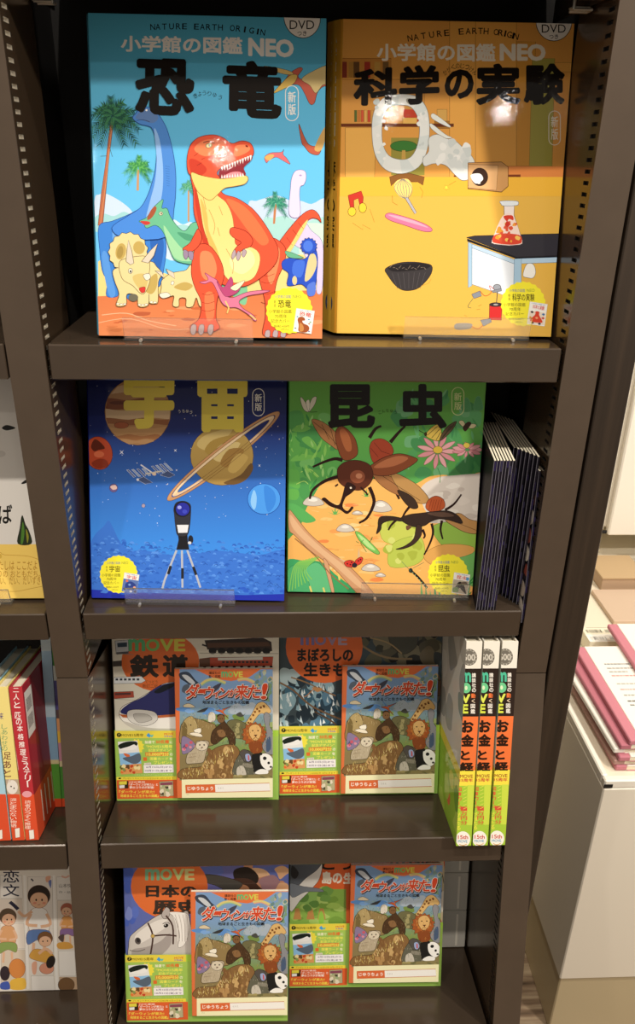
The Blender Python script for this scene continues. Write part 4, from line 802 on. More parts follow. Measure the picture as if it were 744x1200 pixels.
    a.P('90 260 96 200 130 170 150 140 160 110 190 106 225 104 246 118 236 160 225 190 216 230 200 255 140 262', '#b8a98e', 1, .5).E(196, 140, 42, 34, '#d8ccb4', 0, .4).E(182, 134, 5, 5, INK).E(212, 134, 5, 5, INK).P('188 148 206 148 198 158', '#6a4a44').P('100 210 150 200 130 250', '#b4a488', 1).L('112 200 160 190', .5, '#8a7a64').L('106 220 156 214', .5, '#8a7a64')
    a.P('412 340 416 270 440 220 470 180 510 170 548 200 560 260 560 330 520 350', '#646252', 1, .5).P('454 190 480 165 515 175 545 215 530 250 490 250 470 220', '#55504a', 1, .4).P('494 200 520 195 535 225 520 248 500 240', '#9aa8cc', 1, .3).P('512 205 520 205 524 240 514 240', '#c8504a').P('440 290 480 280 500 345 440 345', '#c8c0b0', 1).P('480 260 550 270 560 290 490 285', '#8a8474', 1)
    a.P('540 210 560 195 620 195 640 230 640 280 600 330 560 330 545 270', '#22211f', 1, .4).P('600 200 640 192 675 215 688 250 680 290 650 310 610 280 596 240', '#f2efe8', 1, .4).E(628, 226, 13, 12, '#22211f').E(655, 258, 9, 9, '#22211f', 20).E(600, 196, 12, 10, '#22211f').P('560 330 600 300 650 310 640 335', '#f2efe8', 1).E(670, 285, 9, 7, '#3a3632')
    a.P('410 345 690 330 690 372 410 372', '#8c8054').blotch((420, 345, 685, 362), 12, ['#a89a64', '#6e6a44'], 8, 18, 3, .5)
    # brush strokes of fur, hide, grass and rock
    rd = random.Random(17)
    def strokes(x0, y0, x1, y1, n, cols, l0, l1, dx=.3, w=.42):
        for i in range(n):
            x, y, l = rd.uniform(x0, x1), rd.uniform(y0, y1), rd.uniform(l0, l1); k = rd.uniform(-dx, dx) * l
            a.L([(x, y), (x + k * .6, y + l * .5), (x + k, y + l)], w, rd.choice(cols), tap=(1, .3))
    strokes(66, -90, 290, 20, 70, ('#5e4e30', '#b8a474', '#7a6840', '#cdbb8c'), 8, 22, .8); strokes(268, 0, 420, 120, 46, ('#2e2016', '#7e6040', '#3c2a1a'), 8, 20)
    strokes(390, -20, 520, 80, 36, ('#4c4a30', '#8e8a62', '#5e5a3c'), 6, 16, .9); strokes(100, 130, 240, 250, 46, ('#8a7a62', '#e0d4ba', '#9a8a70', '#6e6050'), 7, 16)
    strokes(420, 230, 556, 330, 40, ('#45443a', '#8e8a78', '#b4ae9c'), 7, 16); strokes(210, 160, 425, 350, 70, ('#5c4226', '#b08a58', '#6e5030', '#cfae78'), 10, 30, .3); strokes(470, 0, 640, 180, 50, ('#7c3c1a', '#c88a4a', '#5c2c14'), 8, 20, .9)
    strokes(60, -190, 680, -95, 60, ('#5e7a3c', '#a0b070', '#b8c088', '#4e6a38'), 6, 14, 1.2); strokes(600, -90, 690, 180, 40, ('#5a6a48', '#8a9a78', '#3c4438', '#a8a890'), 6, 16, .8); strokes(60, 270, 210, 360, 40, ('#c8b068', '#8a7038', '#e0cc88'), 8, 20, .6)
    # name panel
    a.P('58 372 692 362 694 520 60 520', '#f4eec0').P('84 410 660 396 666 450 86 464', '#f6f2ea', 0, .7, '#c8734a').P('84 410 286 405 290 459 86 464', '#dd6c3c').T('じゆうちょう', 98, 420, 274, 446, '#fff4e6', .05).T('なまえ', 306, 424, 346, 436, '#b8b0a4', .0).T('MOVE', 92, 474, 112, 479, '#8a8460', .0)
def draw_railway(a):
    a.crop(125, 745, 3.629)
    a.P('0 -300 760 -300 760 600 0 600', '#e2dccb').E(228, 110, 166, 128, '#e07038').T('鉄', 98, 80, 222, 178, '#33281e', .09).T('道', 238, 78, 346, 176, '#33281e', .09); move_logo(a, 92, 14, 338, 66)
    a.T('てつどう', 164, 190, 216, 202, '#5a3a1e', .01).T('新訂二版', 152, 206, 218, 222, '#6a3a1e', .01)
    a.crop(110, 735, 3.235)
    # locomotives and trains along the top
    a.P('420 50 640 40 672 56 676 90 560 96 430 84', '#3a2e28', 0, .4).P('430 60 660 56 670 72 432 78', '#5c4030')
    for k in range(7): a.E(450 + k * 34, 90, 15, 12, '#1e1a18')
    a.L('400 98 700 100', .6, '#8a8478').L('410 66 430 72', 2, '#2a2420')
    a.P('400 120 440 115 680 112 676 146 400 150', '#b8503a', 0, .4).P('470 116 640 113 640 124 470 126', '#d8d4c8')
    for k in range(12): a.P([(486 + k * 15, 128), (496 + k * 15, 128), (496 + k * 15, 136), (486 + k * 15, 136)], '#3a3432')
    for k in range(10): a.E(420 + k * 28, 150, 6, 4, '#2a2624')
    a.P('400 122 440 116 440 150 400 150', '#6a4a3a')
    a.P('80 52 130 48 132 92 84 96', '#c8ccd0', 0, .5).P('88 60 126 57 126 74 90 76', '#3a4a5a').P('84 96 132 92 132 100 86 104', '#5a5a5e').L('80 100 150 104', .6, '#8a8478')
    a.P('60 130 106 126 106 148 60 150', '#4a4440').P('76 190 180 186 196 202 180 212 76 214', '#dfe2e4', 0, .4)
    for k in range(6): a.P([(82 + k * 16, 194), (92 + k * 16, 194), (92 + k * 16, 202), (82 + k * 16, 202)], '#3a4048')
    a.P('70 246 150 243 152 266 70 272', '#b0503e', 0, .4).P('80 250 140 248 140 256 80 258', '#5a3a38').L('76 272 200 280', .5, '#b8b2a4')
    # bullet train nose
    a.P('96 330 110 300 160 276 220 240 260 216 300 208 340 214 420 210 420 400 300 392 200 392 150 380 110 356', '#ece8e0', 1, .5).P('100 322 130 292 190 262 240 226 300 210 420 208 420 316 300 330 200 336 140 334', '#34366e', 1).P('96 330 200 338 420 320 420 330 200 348 110 342', '#c46a3c').P('228 244 270 218 310 214 300 226 250 250', '#1a1e2a', 1).P('112 356 200 380 300 384 420 380 420 400 200 398 140 380', '#c8c2b6', 1)
    a.P('130 318 170 312 230 322 240 352 200 374 150 364 128 344', '#d8d4cc', 1, .4).P('150 330 200 330 220 350 170 362', '#b8b4ac', 1, .3)
    a.P('680 420 720 440 720 600 690 560', '#5a8ad0', 1)
def draw_legend(a):
    a.crop(310, 735, 3.235)
    a.P('0 -300 760 -300 760 720 0 720', '#3f4c52').blotch((50, 150, 290, 400), 60, ['#2c4658', '#5a8098', '#88a8b4', '#24323c', '#3c6276', '#a8bcc0'], 10, 34, 31, 1.3)
    rd = random.Random(9)
    for i in range(60):
        x, y = rd.uniform(55, 280), rd.uniform(200, 400); a.P([(x, y), (x + rd.uniform(4, 12), y + rd.uniform(14, 40)), (x - 4, y + 20)], rd.choice(('#c4d4d8', '#8fb0bc', '#e0e8e8')))
    a.blotch((360, -40, 680, 140), 40, ['#545040', '#3a3a30', '#78725c', '#5c5a46', '#2c2c28'], 14, 44, 33)
    a.P('500 -20 560 -10 580 60 540 100 500 90 470 40', '#4a4a40', 1, .5).L('370 70 420 100 480 118 560 120', 2.4, '#8a7454', 1).L('400 40 470 60 520 100', 1.6, '#a08a64', 1)
    a.blotch((610, 100, 720, 640), 40, ['#5c5a4c', '#3c4244', '#6e6450', '#4a5a60', '#7a5a40'], 14, 40, 35, 1.4).E(660, 230, 36, 30, '#6a4a34', 0, .6).P('630 500 700 480 720 560 650 590', '#3a5a8a', 1)
    a.L('58 210 110 240 180 300 290 350', 2, '#7a5c40', 1).L('100 190 160 210 220 240 270 260', 1.6, '#8a6a48', 1).L('190 230 160 260 150 264', 1.2, '#b07a4c').P('180 228 220 232 200 246', '#c08a58', 1).L('190 320 260 360 290 400', 2, '#5a4430', 1)
    a.E(226, 74, 146, 138, '#dc6a34').T('まぼろしの', 124, 80, 336, 130, '#1f1813', .09).T('生きもの', 148, 134, 362, 186, '#1f1813', .09); move_logo(a, 136, 28, 316, 68, ('#7c74a8', '#8a80ac', '#a08aa8', '#b09ab0'))
def draw_history(a):
    a.crop(110, 1000, 3.1)
    a.P('0 -300 760 -300 760 720 0 720', '#5f6cae').blotch((410, -20, 700, 240), 44, ['#c48a6a', '#d8a880', '#8a78a0', '#6a6aa4', '#e0b48c', '#a07a80'], 20, 52, 41)
    a.blotch((680, 100, 740, 560), 14, ['#6a70b0', '#8a5a50', '#5a64a8', '#9a7a90'], 14, 34, 42).blotch((112, 60, 150, 330), 8, ['#4a62b8', '#7a88c8', '#5a70c0'], 14, 30, 43, 1.5)
    # warrior with topknot riding
    a.P('510 60 560 50 596 80 590 110 545 116 512 96', '#2a221e', 1).P('466 130 490 96 560 92 600 120 620 150 600 220 470 220', '#4a3228', 1).P('480 130 520 112 560 120 570 160 540 200 490 190', '#b07a58', 1, .4).L('486 146 506 150', 1.4, '#1e1612').L('520 148 548 140', 1.4, '#1e1612').E(498, 158, 5, 4, INK).E(536, 154, 5, 4, INK)
    a.P('384 84 410 76 470 84 540 110 500 140 440 116 400 104', '#4e4a44', 1, .4).P('380 90 400 78 410 100 392 108', '#c8a080', 1)
    a.E(274, 120, 140, 118, '#de7038').T('日本の', 188, 114, 374, 160, '#3a2e26', .09).T('歴史', 214, 168, 386, 222, '#3a2e26', .09); move_logo(a, 186, 56, 368, 98, ('#7fb890', '#98c088', '#c0cc84', '#cfc884'))
    # white horse
    a.P('126 340 130 306 150 284 186 256 214 236 240 222 270 214 286 222 318 216 346 226 346 420 140 420 124 372', '#cbc4bd', 1, .6, '#4a423e')
    a.P('150 300 190 266 230 244 262 240 268 262 230 290 190 316 156 330', '#e6e0d8', 1).P('140 350 190 340 240 320 276 290 280 330 240 372 180 392 144 384', '#a89f9a', 1)
    a.P('246 222 262 196 276 206 272 230 256 238', '#b8aea8', 1, .5, '#4a423e').P('274 214 292 232 304 262 312 300 306 340 330 330 346 280 344 226 318 214', '#efeae3', 1, .3)
    for i in range(8): a.L([(288 + i * 7, 222), (300 + i * 6, 262), (306 + i * 5, 320)], .5, '#b0a69e' if i % 2 else '#fbf8f2', 1)
    a.E(160, 318, 11, 13, '#5a5250', -20).E(161, 316, 6, 8, '#2e2a2a', -20).L('130 352 160 356 186 348', .8, '#5a5250', 1).E(262, 262, 9, 7, '#1c1614', -20).L('250 256 264 250 276 256', .9, '#5a5250', 1).E(259, 260, 2, 2, '#f4f0ea')
    a.L('196 252 214 300 206 366', 2.0, '#4a3630', 1).L('214 300 262 296 300 300', 1.8, '#4a3630', 1).L('262 226 286 264 288 330', 2.0, '#4a3630', 1).E(214, 300, 7, 7, '#c8a860', 0, .4)
    a.P('330 400 345 395 345 600 330 600', '#c84a54').T('?', 330, 560, 343, 584, '#1e1612', .04)
def draw_island(a):
    a.crop(310, 1000, 3.1)
    a.P('0 -300 760 -300 760 720 0 720', '#dd6634').T('どうぶつの森', 206, 8, 610, 62, '#1e1612', .06).T('島の', 208, 66, 282, 112, '#f4e8d4', .1).T('生きもの図鑑', 286, 70, 520, 112, '#f4e8d4', .1)
    a.P('90 130 130 140 200 130 296 130 296 260 90 260', '#86ab4c').blotch((95, 130, 296, 260), 24, ['#9aba58', '#759a40', '#a8c468'], 14, 34, 51, .6)
    for x in (112, 160, 200): a.P([(x, 200), (x + 14, 200), (x + 22, 240), (x - 8, 240)], '#b8864c')
    a.blotch((92, 130, 230, 200), 14, ['#6f9a4a', '#8ab45c', '#5f8a40'], 18, 30, 52, .7)
    a.P('90 60 110 40 150 50 206 34 200 90 170 130 130 170 92 208', '#e8e4dc', 1, .4).P('90 50 110 30 160 40 208 30 190 60 150 90 120 120 90 140', '#5a6068', 1, .4).P('90 110 140 120 200 128 212 140 150 140 100 160', '#7c828a', 1, .3).P('100 44 124 70 112 92 96 80', '#2a2c30', 1)
    a.P('196 230 206 208 216 232 212 256 200 258', '#8fc04a', 1)
    a.P('620 40 650 30 660 260 640 240 620 120', '#d8c8a4', 1); a.L('622 60 640 120 650 180', .8, '#3a2e24', 1).L('640 50 652 110', .8, '#3a2e24', 1).P('640 150 652 140 652 200 642 210', '#efe8da', 1)
    a.P('590 36 640 34 640 90 600 80', '#8a6a44', 1)
    a.P('625 300 660 280 660 470 630 430', '#5a8ad0', 1).P('600 420 700 420 700 520 600 520', '#86b84a')
def draw_money_spine(a):
    """spine of the book about money, traced on the middle one"""
    a.crop(540, 745, 8.89)
    a.P('120 0 420 0 420 2400 60 2400', '#e9e2d4').P('120 340 400 340 400 840 120 840', '#2a1d16').P('100 840 400 840 400 1410 60 1410', '#e8743c').P('60 1400 400 1400 400 1570 60 1570', '#f0dc4a').P('0 1560 400 1560 400 2400 0 2400', '#a4c63c')
    a.E(270, 222, 80, 86, '#6c665c', 0, .3).E(270, 222, 70, 76, '#8a8478').E(270, 222, 60, 66, '#6e685e').T('500', 212, 190, 330, 258, '#cfc8ba', .05)
    for k in range(14): t = k * math.tau / 14; a.E(270 + 72 * math.cos(t), 222 + 78 * math.sin(t), 5, 5, '#cfc8ba', n=8)
    a.T('m', 190, 380, 288, 482, '#4fb894', .08).E(236, 542, 50, 54, '#6cc48a').E(236, 542, 14, 22, '#d8e8c0').T('V', 186, 606, 278, 700, '#dce25a', .09).T('E', 190, 712, 256, 808, '#d8e04c', .09)
    a.V('講談社の', 296, 384, 338, 590, '#efe8dc', .04).V('動', 288, 596, 332, 652, '#e8743c', .06).V('く', 292, 656, 328, 700, '#f0d8b8', .05).V('図鑑', 282, 706, 328, 812, '#efe8dc', .04)
    a.V('お金', 180, 872, 312, 1160, '#2c1a10', .11, .05)
    a.crop(490, 735, 4.363).V('と', 304, 626, 352, 682, '#2c1a10', .11).V('経', 298, 686, 370, 738, '#2c1a10', .11)
    a.T('MOVE', 300, 752, 366, 770, '#9a5a2a', .05).T('15周年', 298, 772, 366, 790, '#c0443a', .05).E(290, 768, 8, 8, '#3a8a5a')
    a.P('338 806 372 806 366 1010 334 1010', '#c8d84a').V('図書カード', 282, 815, 308, 935, '#d8553a', .04).V('1万円分', 302, 915, 336, 1010, '#d0503a', .04).V('が当たる', 280, 945, 302, 1036, '#e8dc4a', .04)
    for k in range(8): a.L([(316, 820 + k * 18), (334, 812 + k * 18)], .5, '#e8e060')
    a.E(314, 1082, 37, 40, '#f4f0e4').T('15th', 288, 1062, 340, 1082, '#c8443a', .05).T('MOVE', 288, 1086, 336, 1100, '#5a9ac0', .04).L('294 1108 314 1114 334 1106', .8, '#d8a03c', 1)
def draw_money_cover(a, w, h):
    """back board of the money book, seen edge-on"""
    a.P([(0, 0), (w, 0), (w, h), (0, h)], '#d8d4c8').P([(0, 0), (w, 0), (w, h * .33), (0, h * .33)], '#9cc43c').P([(0, h * .33), (w, h * .33), (w, h * .39), (0, h * .39)], '#e8d84a')
    a.blotch((.004, h * .42, w, h * .98), 16, ['#c4c0b4', '#a8a8a0', '#8a9a94', '#e4e0d4'], .012, .03, 5).blotch((.004, .005, w, h * .3), 14, ['#b8d45a', '#7aa83a', '#d8dc60', '#e07a4a'], .008, .02, 6)  # upper grey patches paint in reflections on the plastic wrap
    a.E(w * .2, h * .66, .02, .016, '#7a4a34')
def draw_leaf_book(a):
    """white picture book of the left bay"""
    a.crop(0, 430, 3.633)
    a.P('-900 -200 400 -200 400 1400 -900 1400', '#ded9d2').P('-900 755 400 755 400 1400 -900 1400', '#f0cc68')
    a.P('8 260 24 248 44 250 66 260 44 268 24 270', '#1e1c1a', 1).P('90 496 104 484 118 478 114 492 100 498', '#1e1c1a', 1).E(0, 370, 24, 14, '#cdc7c0').P('94 632 108 670 124 700 134 752 76 752 84 690', '#26301e', 1, .4).P('96 660 104 700 98 748 88 748', '#4c7a2c', 1).P('110 690 122 720 116 750', '#8a8a2c', 1)
    a.T('ば', -6, 586, 52, 668, '#15120f', .04)
    a.T('わたしは ここだよ', -30, 826, 158, 864, '#b07a24', .012).T('みどりの おともだち。', -60, 866, 172, 896, '#b07a24', .012).T('だい、だい、だいすき', -20, 894, 172, 926, '#b07a24', .012)
    a.L('-40 800 0 790 20 800 120 806 190 830', .5, '#b8862c', 1).L('-40 950 60 956 130 944 200 930', .5, '#b8862c', 1).E(0, 806, 8, 10, '#d8b04a')
def draw_children_book(a):
    """face-out picture book at the bottom of the left bay"""
    a.crop(0, 970, 5.215)
    a.P('-1200 0 700 0 700 1400 -1200 1400', '#e6ded2')
    for x0, y0, x1, y1, c in ((0, 290, 132, 430, '#e8e2da'), (-130, 436, 135, 575, '#dfd2c4'), (0, 585, 145, 738, '#e8dccf'), (170, 300, 320, 900, '#e4dcd2'), (190, 905, 328, 1000, '#ece6de'), (345, 300, 440, 440, '#e8e2da'), (350, 445, 450, 745, '#dccfc0'), (358, 752, 455, 905, '#ece6de'), (5, 745, 152, 985, '#d8c8b4'), (362, 912, 470, 1000, '#c8a888')): a.P([(x0, y0), (x1, y0), (x1 + 8, y1), (x0 + 4, y1)], c, 0, .35, '#a8a09a')
    a.L('150 290 172 985', 3, '#f2ede6').L('328 290 348 1000', 3, '#f2ede6')
    a.V('恋文、', 18, 255, 118, 510, '#2c2c40', .02)
    a.L('190 312 204 326', 1.6, '#2c2c40')
    a.T('山本悦', 360, 342, 436, 366, '#4a4440', 0).T('作・絵', 360, 386, 432, 402, '#6a6460', 0)
    SK, LN = '#e2b492', '#8a5a44'
    def child(x, y, s, hair, top, leg, face=1, arms=0):
        a.P([(x - 48 * s, y + 80 * s), (x + 44 * s, y + 80 * s), (x + 54 * s, y + 210 * s), (x - 50 * s, y + 210 * s)], top, 1, .4, LN)
        a.P([(x - 60 * s, y + 200 * s), (x + 60 * s, y + 200 * s), (x + 64 * s, y + 270 * s), (x, y + 250 * s), (x - 66 * s, y + 280 * s)], leg, 1, .4, LN)
        a.L([(x - 30 * s, y + 270 * s), (x - 36 * s, y + 350 * s)], 3.4 * s, SK).L([(x + 30 * s, y + 268 * s), (x + 34 * s, y + 350 * s)], 3.4 * s, SK)
        a.L([(x - 46 * s, y + 100 * s), (x - 70 * s, y + 160 * s), (x - 10 * s, y + 170 * s)], 3.4 * s, SK, 1).L([(x + 44 * s, y + 100 * s), (x + 66 * s, y + 160 * s), (x + 10 * s, y + 176 * s)], 3.4 * s, SK, 1)
        a.E(x, y - 4 * s, 66 * s, 62 * s, hair, 0, .3, LN).E(x + 6 * s * face, y + 22 * s, 52 * s, 46 * s, SK, 0, .4, LN).E(x - 16 * s + 10 * face * s, y + 20 * s, 5 * s, 7 * s, INK).E(x + 18 * s + 10 * face * s, y + 20 * s, 5 * s, 7 * s, INK).E(x - 24 * s, y + 38 * s, 10 * s, 6 * s, '#dc8c74').E(x + 30 * s, y + 38 * s, 10 * s, 6 * s, '#dc8c74').L([(x - 8 * s + 6 * face, y + 50 * s), (x + 8 * s + 6 * face, y + 46 * s)], .5, LN)
    child(48, 545, .8, '#5a4a3a', '#d8a070', '#8aa05a'); child(238, 420, 1.05, '#2e2622', '#f0ebe4', '#5f7cb0', 0); child(410, 500, .6, '#a8604a', '#d89a5a', '#8a6a9a', -1)
    a.L('196 510 150 540 112 510', 3.4, SK, 1)
    a.P('190 760 230 740 320 770 326 830 190 800', '#d8a24c', 1, .4, LN).E(276, 676, 46, 42, '#7a5434', 0, .3).E(276, 694, 38, 32, SK, 0, .4, LN).E(262, 694, 4, 5, INK).E(290, 692, 4, 5, INK).L('236 770 280 740 318 770', 3.4, SK, 1)
    a.E(285, 860, 44, 34, '#d89478', 0, .4, LN).E(310, 820, 26, 40, '#2e2622', 20).P('195 830 225 820 220 890 200 890', '#e0a88c', 1)
    a.E(30, 890, 30, 44, '#3a3034', 0, .3).E(105, 860, 50, 60, '#d88a4a', 0, .4, LN).P('70 930 150 920 152 985 64 985', '#e8b84a', 1).P('5 950 50 940 60 985 5 985', '#4a60b0', 1).E(405, 960, 50, 44, '#7a5a3c', 0, .4).P('355 670 390 650 385 700', '#5a4a44', 1).P('352 705 420 700 445 735 360 740', '#d8a04c', 1)
    a.P('280 300 310 296 300 330 282 330', '#e0a88c', 1).P('296 330 314 320 310 370', '#6a7ab0', 1).L('376 296 400 304 424 292', 2, '#e0b09a', 1)
def draw_mystery_spine(a):
    a.crop(0, 740, 4.615)
    a.P('-20 200 400 200 400 900 -20 900', '#b8323a').P('0 880 400 880 400 1300 0 1300', '#dd5230')
    a.L('40 280 60 262 56 284 72 266 92 290', .7, '#f0dcd8', 1)
    for ch, y, x in (('二', 306, 70), ('人', 336, 72), ('と', 380, 76), ('一', 408, 78), ('匹', 436, 80), ('の', 472, 86), ('本', 508, 92), ('格', 552, 96), ('推', 594, 102), ('理', 636, 108), ('ミ', 676, 118), ('ス', 712, 124), ('テ', 746, 130), ('リ', 778, 134), ('ー', 812, 144)):
        hgt = 34 if ch not in '二一' else (22 if ch == '二' else 6)
        if ch == 'ー': a.P([(x, y - 2), (x + 7, y - 2), (x + 10, y + 30), (x + 3, y + 30)], '#f6ece6')
        else: a.T(ch, x, y, x + 32, y + hgt, '#f6ece6', .02)
    a.L('50 404 100 750', .7, '#d8a898')
    a.E(146, 880, 26, 17, '#e8a0a8'); a.V('読者のうずく推理', 134, 912, 166, 1070, '#f6e8d8', .01); a.P('156 1076 182 1072 186 1120 160 1124', '#f4ece0', 0, .3)
def draw_mystery_cover(a, w, h):
    a.P([(0, 0), (w, 0), (w, h), (0, h)], '#a82c36').P([(0, 0), (w, 0), (w, h * .3), (0, h * .3)], '#dd5230').P([(.004, h * .66), (.03, h * .66), (.03, h * .95), (.004, h * .95)], '#e6e0d8')
    for k in range(2):
        for i in range(9): a.P([(.008 + i * .002, h * (.71 + k * .11)), (.009 + i * .002, h * (.71 + k * .11)), (.009 + i * .002, h * (.79 + k * .11)), (.008 + i * .002, h * (.79 + k * .11))], '#3a3434')
    for k in range(4): a.L([(.025 + k * .014, h * .05), (.025 + k * .014, h * .26)], .003, '#f2e2d0')
def draw_footprint_spine(a):
    a.crop(0, 740, 4.615)
    a.P('-40 200 200 200 200 820 -40 820', '#ecd985').P('-40 800 220 800 220 890 -40 890', '#b8a48c').P('-40 880 220 880 220 1300 -40 1300', '#dd5230').E(66, 842, 30, 38, '#e8e0d6').E(60, 838, 4, 4, INK).E(76, 848, 4, 4, INK).P('40 815 52 796 60 815', '#d8ccc0')
    a.T('来', -4, 440, 18, 476, '#5a4a7a', .02)
    a.V('しあわせの', 8, 500, 40, 648, '#6a9a6a', .01).V('足あと', 18, 650, 60, 790, '#7a4a3a', .03); a.V('涙とまらない物語', 54, 900, 90, 1060, '#f6e8d8', .01).P('80 1066 106 1062 108 1112 84 1116', '#f4ece0', 0, .3)
def draw_blue_spine(a):
    a.crop(0, 740, 4.615); a.P('-140 200 140 200 140 900 -140 900', '#a8d0e0').P('-140 880 140 880 140 1300 -140 1300', '#dd5230').P('-6 1076 12 1072 14 1120 -2 1124', '#f4ece0', 0, .3)
# ------------------------------------------------------------------ books
def bookM(X, Y, z, yaw, lean):
    """lower front edge at X, Y, z; turned by yaw and leaning back"""
    return Matrix.Translation((X, Y, z)) @ Matrix.Rotation(yaw, 4, 'Z') @ Matrix.Rotation(-lean, 4, 'X')
def board_mesh(w, h, t, edge, skew=0, bd=.0022):
    """case of a hardback: two boards and a rounded spine in one printed skin; front at y = 0"""
    mb = MB(); e = lin(edge)
    mb.bbox((0, 0, 0), (w, bd, h), .0005, edge); mb.bbox((-skew, t - bd, 0), (w - skew, t, h), .0005, edge)
    n = 7; P = []
    for i in range(n):
        u = i / (n - 1); x = -skew * u - .0022 * math.sin(math.pi * u); y = bd * .3 + (t - bd * .6) * u
        P += [(x, y, 0), (x, y, h), (x + .0016, y, 0), (x + .0016, y, h)]
    F = []
    for i in range(n - 1):
        k = 4 * i; F += [(k, k + 4, k + 5, k + 1), (k + 2, k + 3, k + 7, k + 6), (k, k + 2, k + 6, k + 4), (k + 1, k + 5, k + 7, k + 3)]
    mb.raw(P, F, e); return mb
def pages(root, w, h, t, skew=0, bd=.0022, inset=.0035):
    mb = MB(); a, b = bd + .0001, t - bd - .0001; k = skew / t
    P = [(.0018 - k * y, y, z) for y in (a, b) for z in (inset, h - inset)] + [(w - inset - k * y, y, z) for y in (a, b) for z in (inset, h - inset)]
    mb.raw(P, [(0, 1, 3, 2), (4, 6, 7, 5), (0, 4, 5, 1), (2, 3, 7, 6), (0, 2, 6, 4), (1, 5, 7, 3)]); return mb.build('page_block', M_PAGE, root)
def settle(o, M, base):
    """let the lower edge sit flat on a shelf tilted by base"""
    k = math.tan(math.asin(math.hypot(M.col[2][0], M.col[2][1])) - base)
    for v in o.data.vertices:
        if v.co.y > 0: v.co.z += v.co.y * k
def big_guide(M, w, h, t, edge, skew, draw, label, spine=None):
    root = empty('picture_book', M, label, 'book', 'large illustrated guides shown face out'); mb = board_mesh(w, h, t, edge, skew)
    a = Art(mb, w, h, M); draw(a)
    if spine: spine(mb, M, w, h, t, skew)
    settle(mb.build('cover', M_INK, root), M, 0); settle(pages(root, w, h, t, skew), M, 0); return root
def science_spine(mb, M, w, h, t, skew):
    fr = Matrix(((-skew / math.hypot(skew, t), math.cos(math.atan2(skew, t)) * 0, 0, -.0024), (t / math.hypot(skew, t), 0, 0, .001), (0, 0, 1, 0), (0, 0, 0, 1)))
    fr.col[1] = (t / math.hypot(skew, t), skew / math.hypot(skew, t), 0, 0)
    L = math.hypot(skew, t); a = Art(mb, L, h, frame=fr, lay0=3)
    a.bd = (0, 0, L, h)
    def vt(s, x, z, size, c):
        for i, ch in enumerate(s):
            if ch != ' ': a.T(ch, x, z - i * size, x + size * .9, z - (i + .88) * size, c, .05)
    a.P([(0, 0), (L, 0), (L, h), (0, h)], '#e2a83c'); vt('小学館の図鑑NEO', .006, h - .012, .0115, '#f0e6d4'); vt('科学の実験', .004, h - .125, .017, INK)
    a.E(L * .5, .028, .007, .009, '#3a4a6a').E(L * .5, .028, .004, .006, '#d8dce4')
NW, NH, NT = .2188, .289, .021
M_DINO = bookM(-.2049, .0268, 1.2862, -.024, .2666); M_SCI = bookM(.0300, .0482, 1.2862, -.0376, .2332)
M_SPACE = bookM(-.2440, .0303, .9855, -.0419, .3101); M_INS = bookM(-.0197, .0417, .9855, -.044, .2084)
big_guide(M_DINO, NW, NH, NT, '#58b8dc', .004, draw_dinosaur_cover, 'blue guide to dinosaurs with a red tyrannosaur, upright on the top shelf')
big_guide(M_SCI, NW, NH, NT, '#e6b040', .012, draw_science_cover, 'orange-yellow science experiments guide with flask and smoke ring, on the top shelf', science_spine)
big_guide(M_SPACE, .2203, NH, NT, '#2230c4', .004, draw_space_cover, 'dark blue guide to space with ringed planet and telescope, on the second shelf')
big_guide(M_INS, .2165, NH, NT, '#4a9a44', .0, draw_insect_cover, 'green guide to insects with two large beetles, on the second shelf')
# clear display stands under them
def stand(M, u0, u1, label, lip=.020, pegs=True):
    root = empty('display_stand', M, label, 'stand', 'clear acrylic book stands'); mb = MB(); y0 = -.0085
    th = .0022; prof = [(y0, -.0028), (.085, -.0028), (.085, -.0006), (y0 + th, -.0006), (y0 + th - .004, lip), (y0 - .004, lip)]
    P = [(u0, y, z) for y, z in prof] + [(u1, y, z) for y, z in prof]; n = len(prof)
    mb.raw(P, [(i, (i + 1) % n, n + (i + 1) % n, n + i) for i in range(n)] + [tuple(range(n))[::-1], tuple(range(n, 2 * n))])
    mb.build('bent_plate', M_ACRYL, root); return root
def standM(M):
    t = M.translation; e = M.to_euler(); return Matrix.Translation(t) @ Matrix.Rotation(e.z, 4, 'Z')
def span(M, px0, px1, py):
    a = Art(MB(), 1, 1, M); return a.uv(px0, py)[0], a.uv(px1, py)[0]
for M, a, b, py, lb in ((M_DINO, 148, 297, 396, 'clear acrylic stand holding the blue dinosaur guide'), (M_SCI, 471.5, 617, 397, 'clear acrylic stand holding the orange science guide'), (M_SPACE, 149.5, 276, 711, 'clear acrylic stand holding the dark blue space guide'), (M_INS, 422, 546.5, 706, 'clear acrylic stand holding the green insect guide')):
    u0, u1 = span(M, a, b, py); st = stand(standM(M), u0, u1, lb)
    for q in (.13, .87):
        mb = MB(); x = u0 + (u1 - u0) * q; mb.cyl((x, -.013, -.0016), (x, -.0086, -.0016), .0016, 12); mb.build('peg', M_STEEL, st)
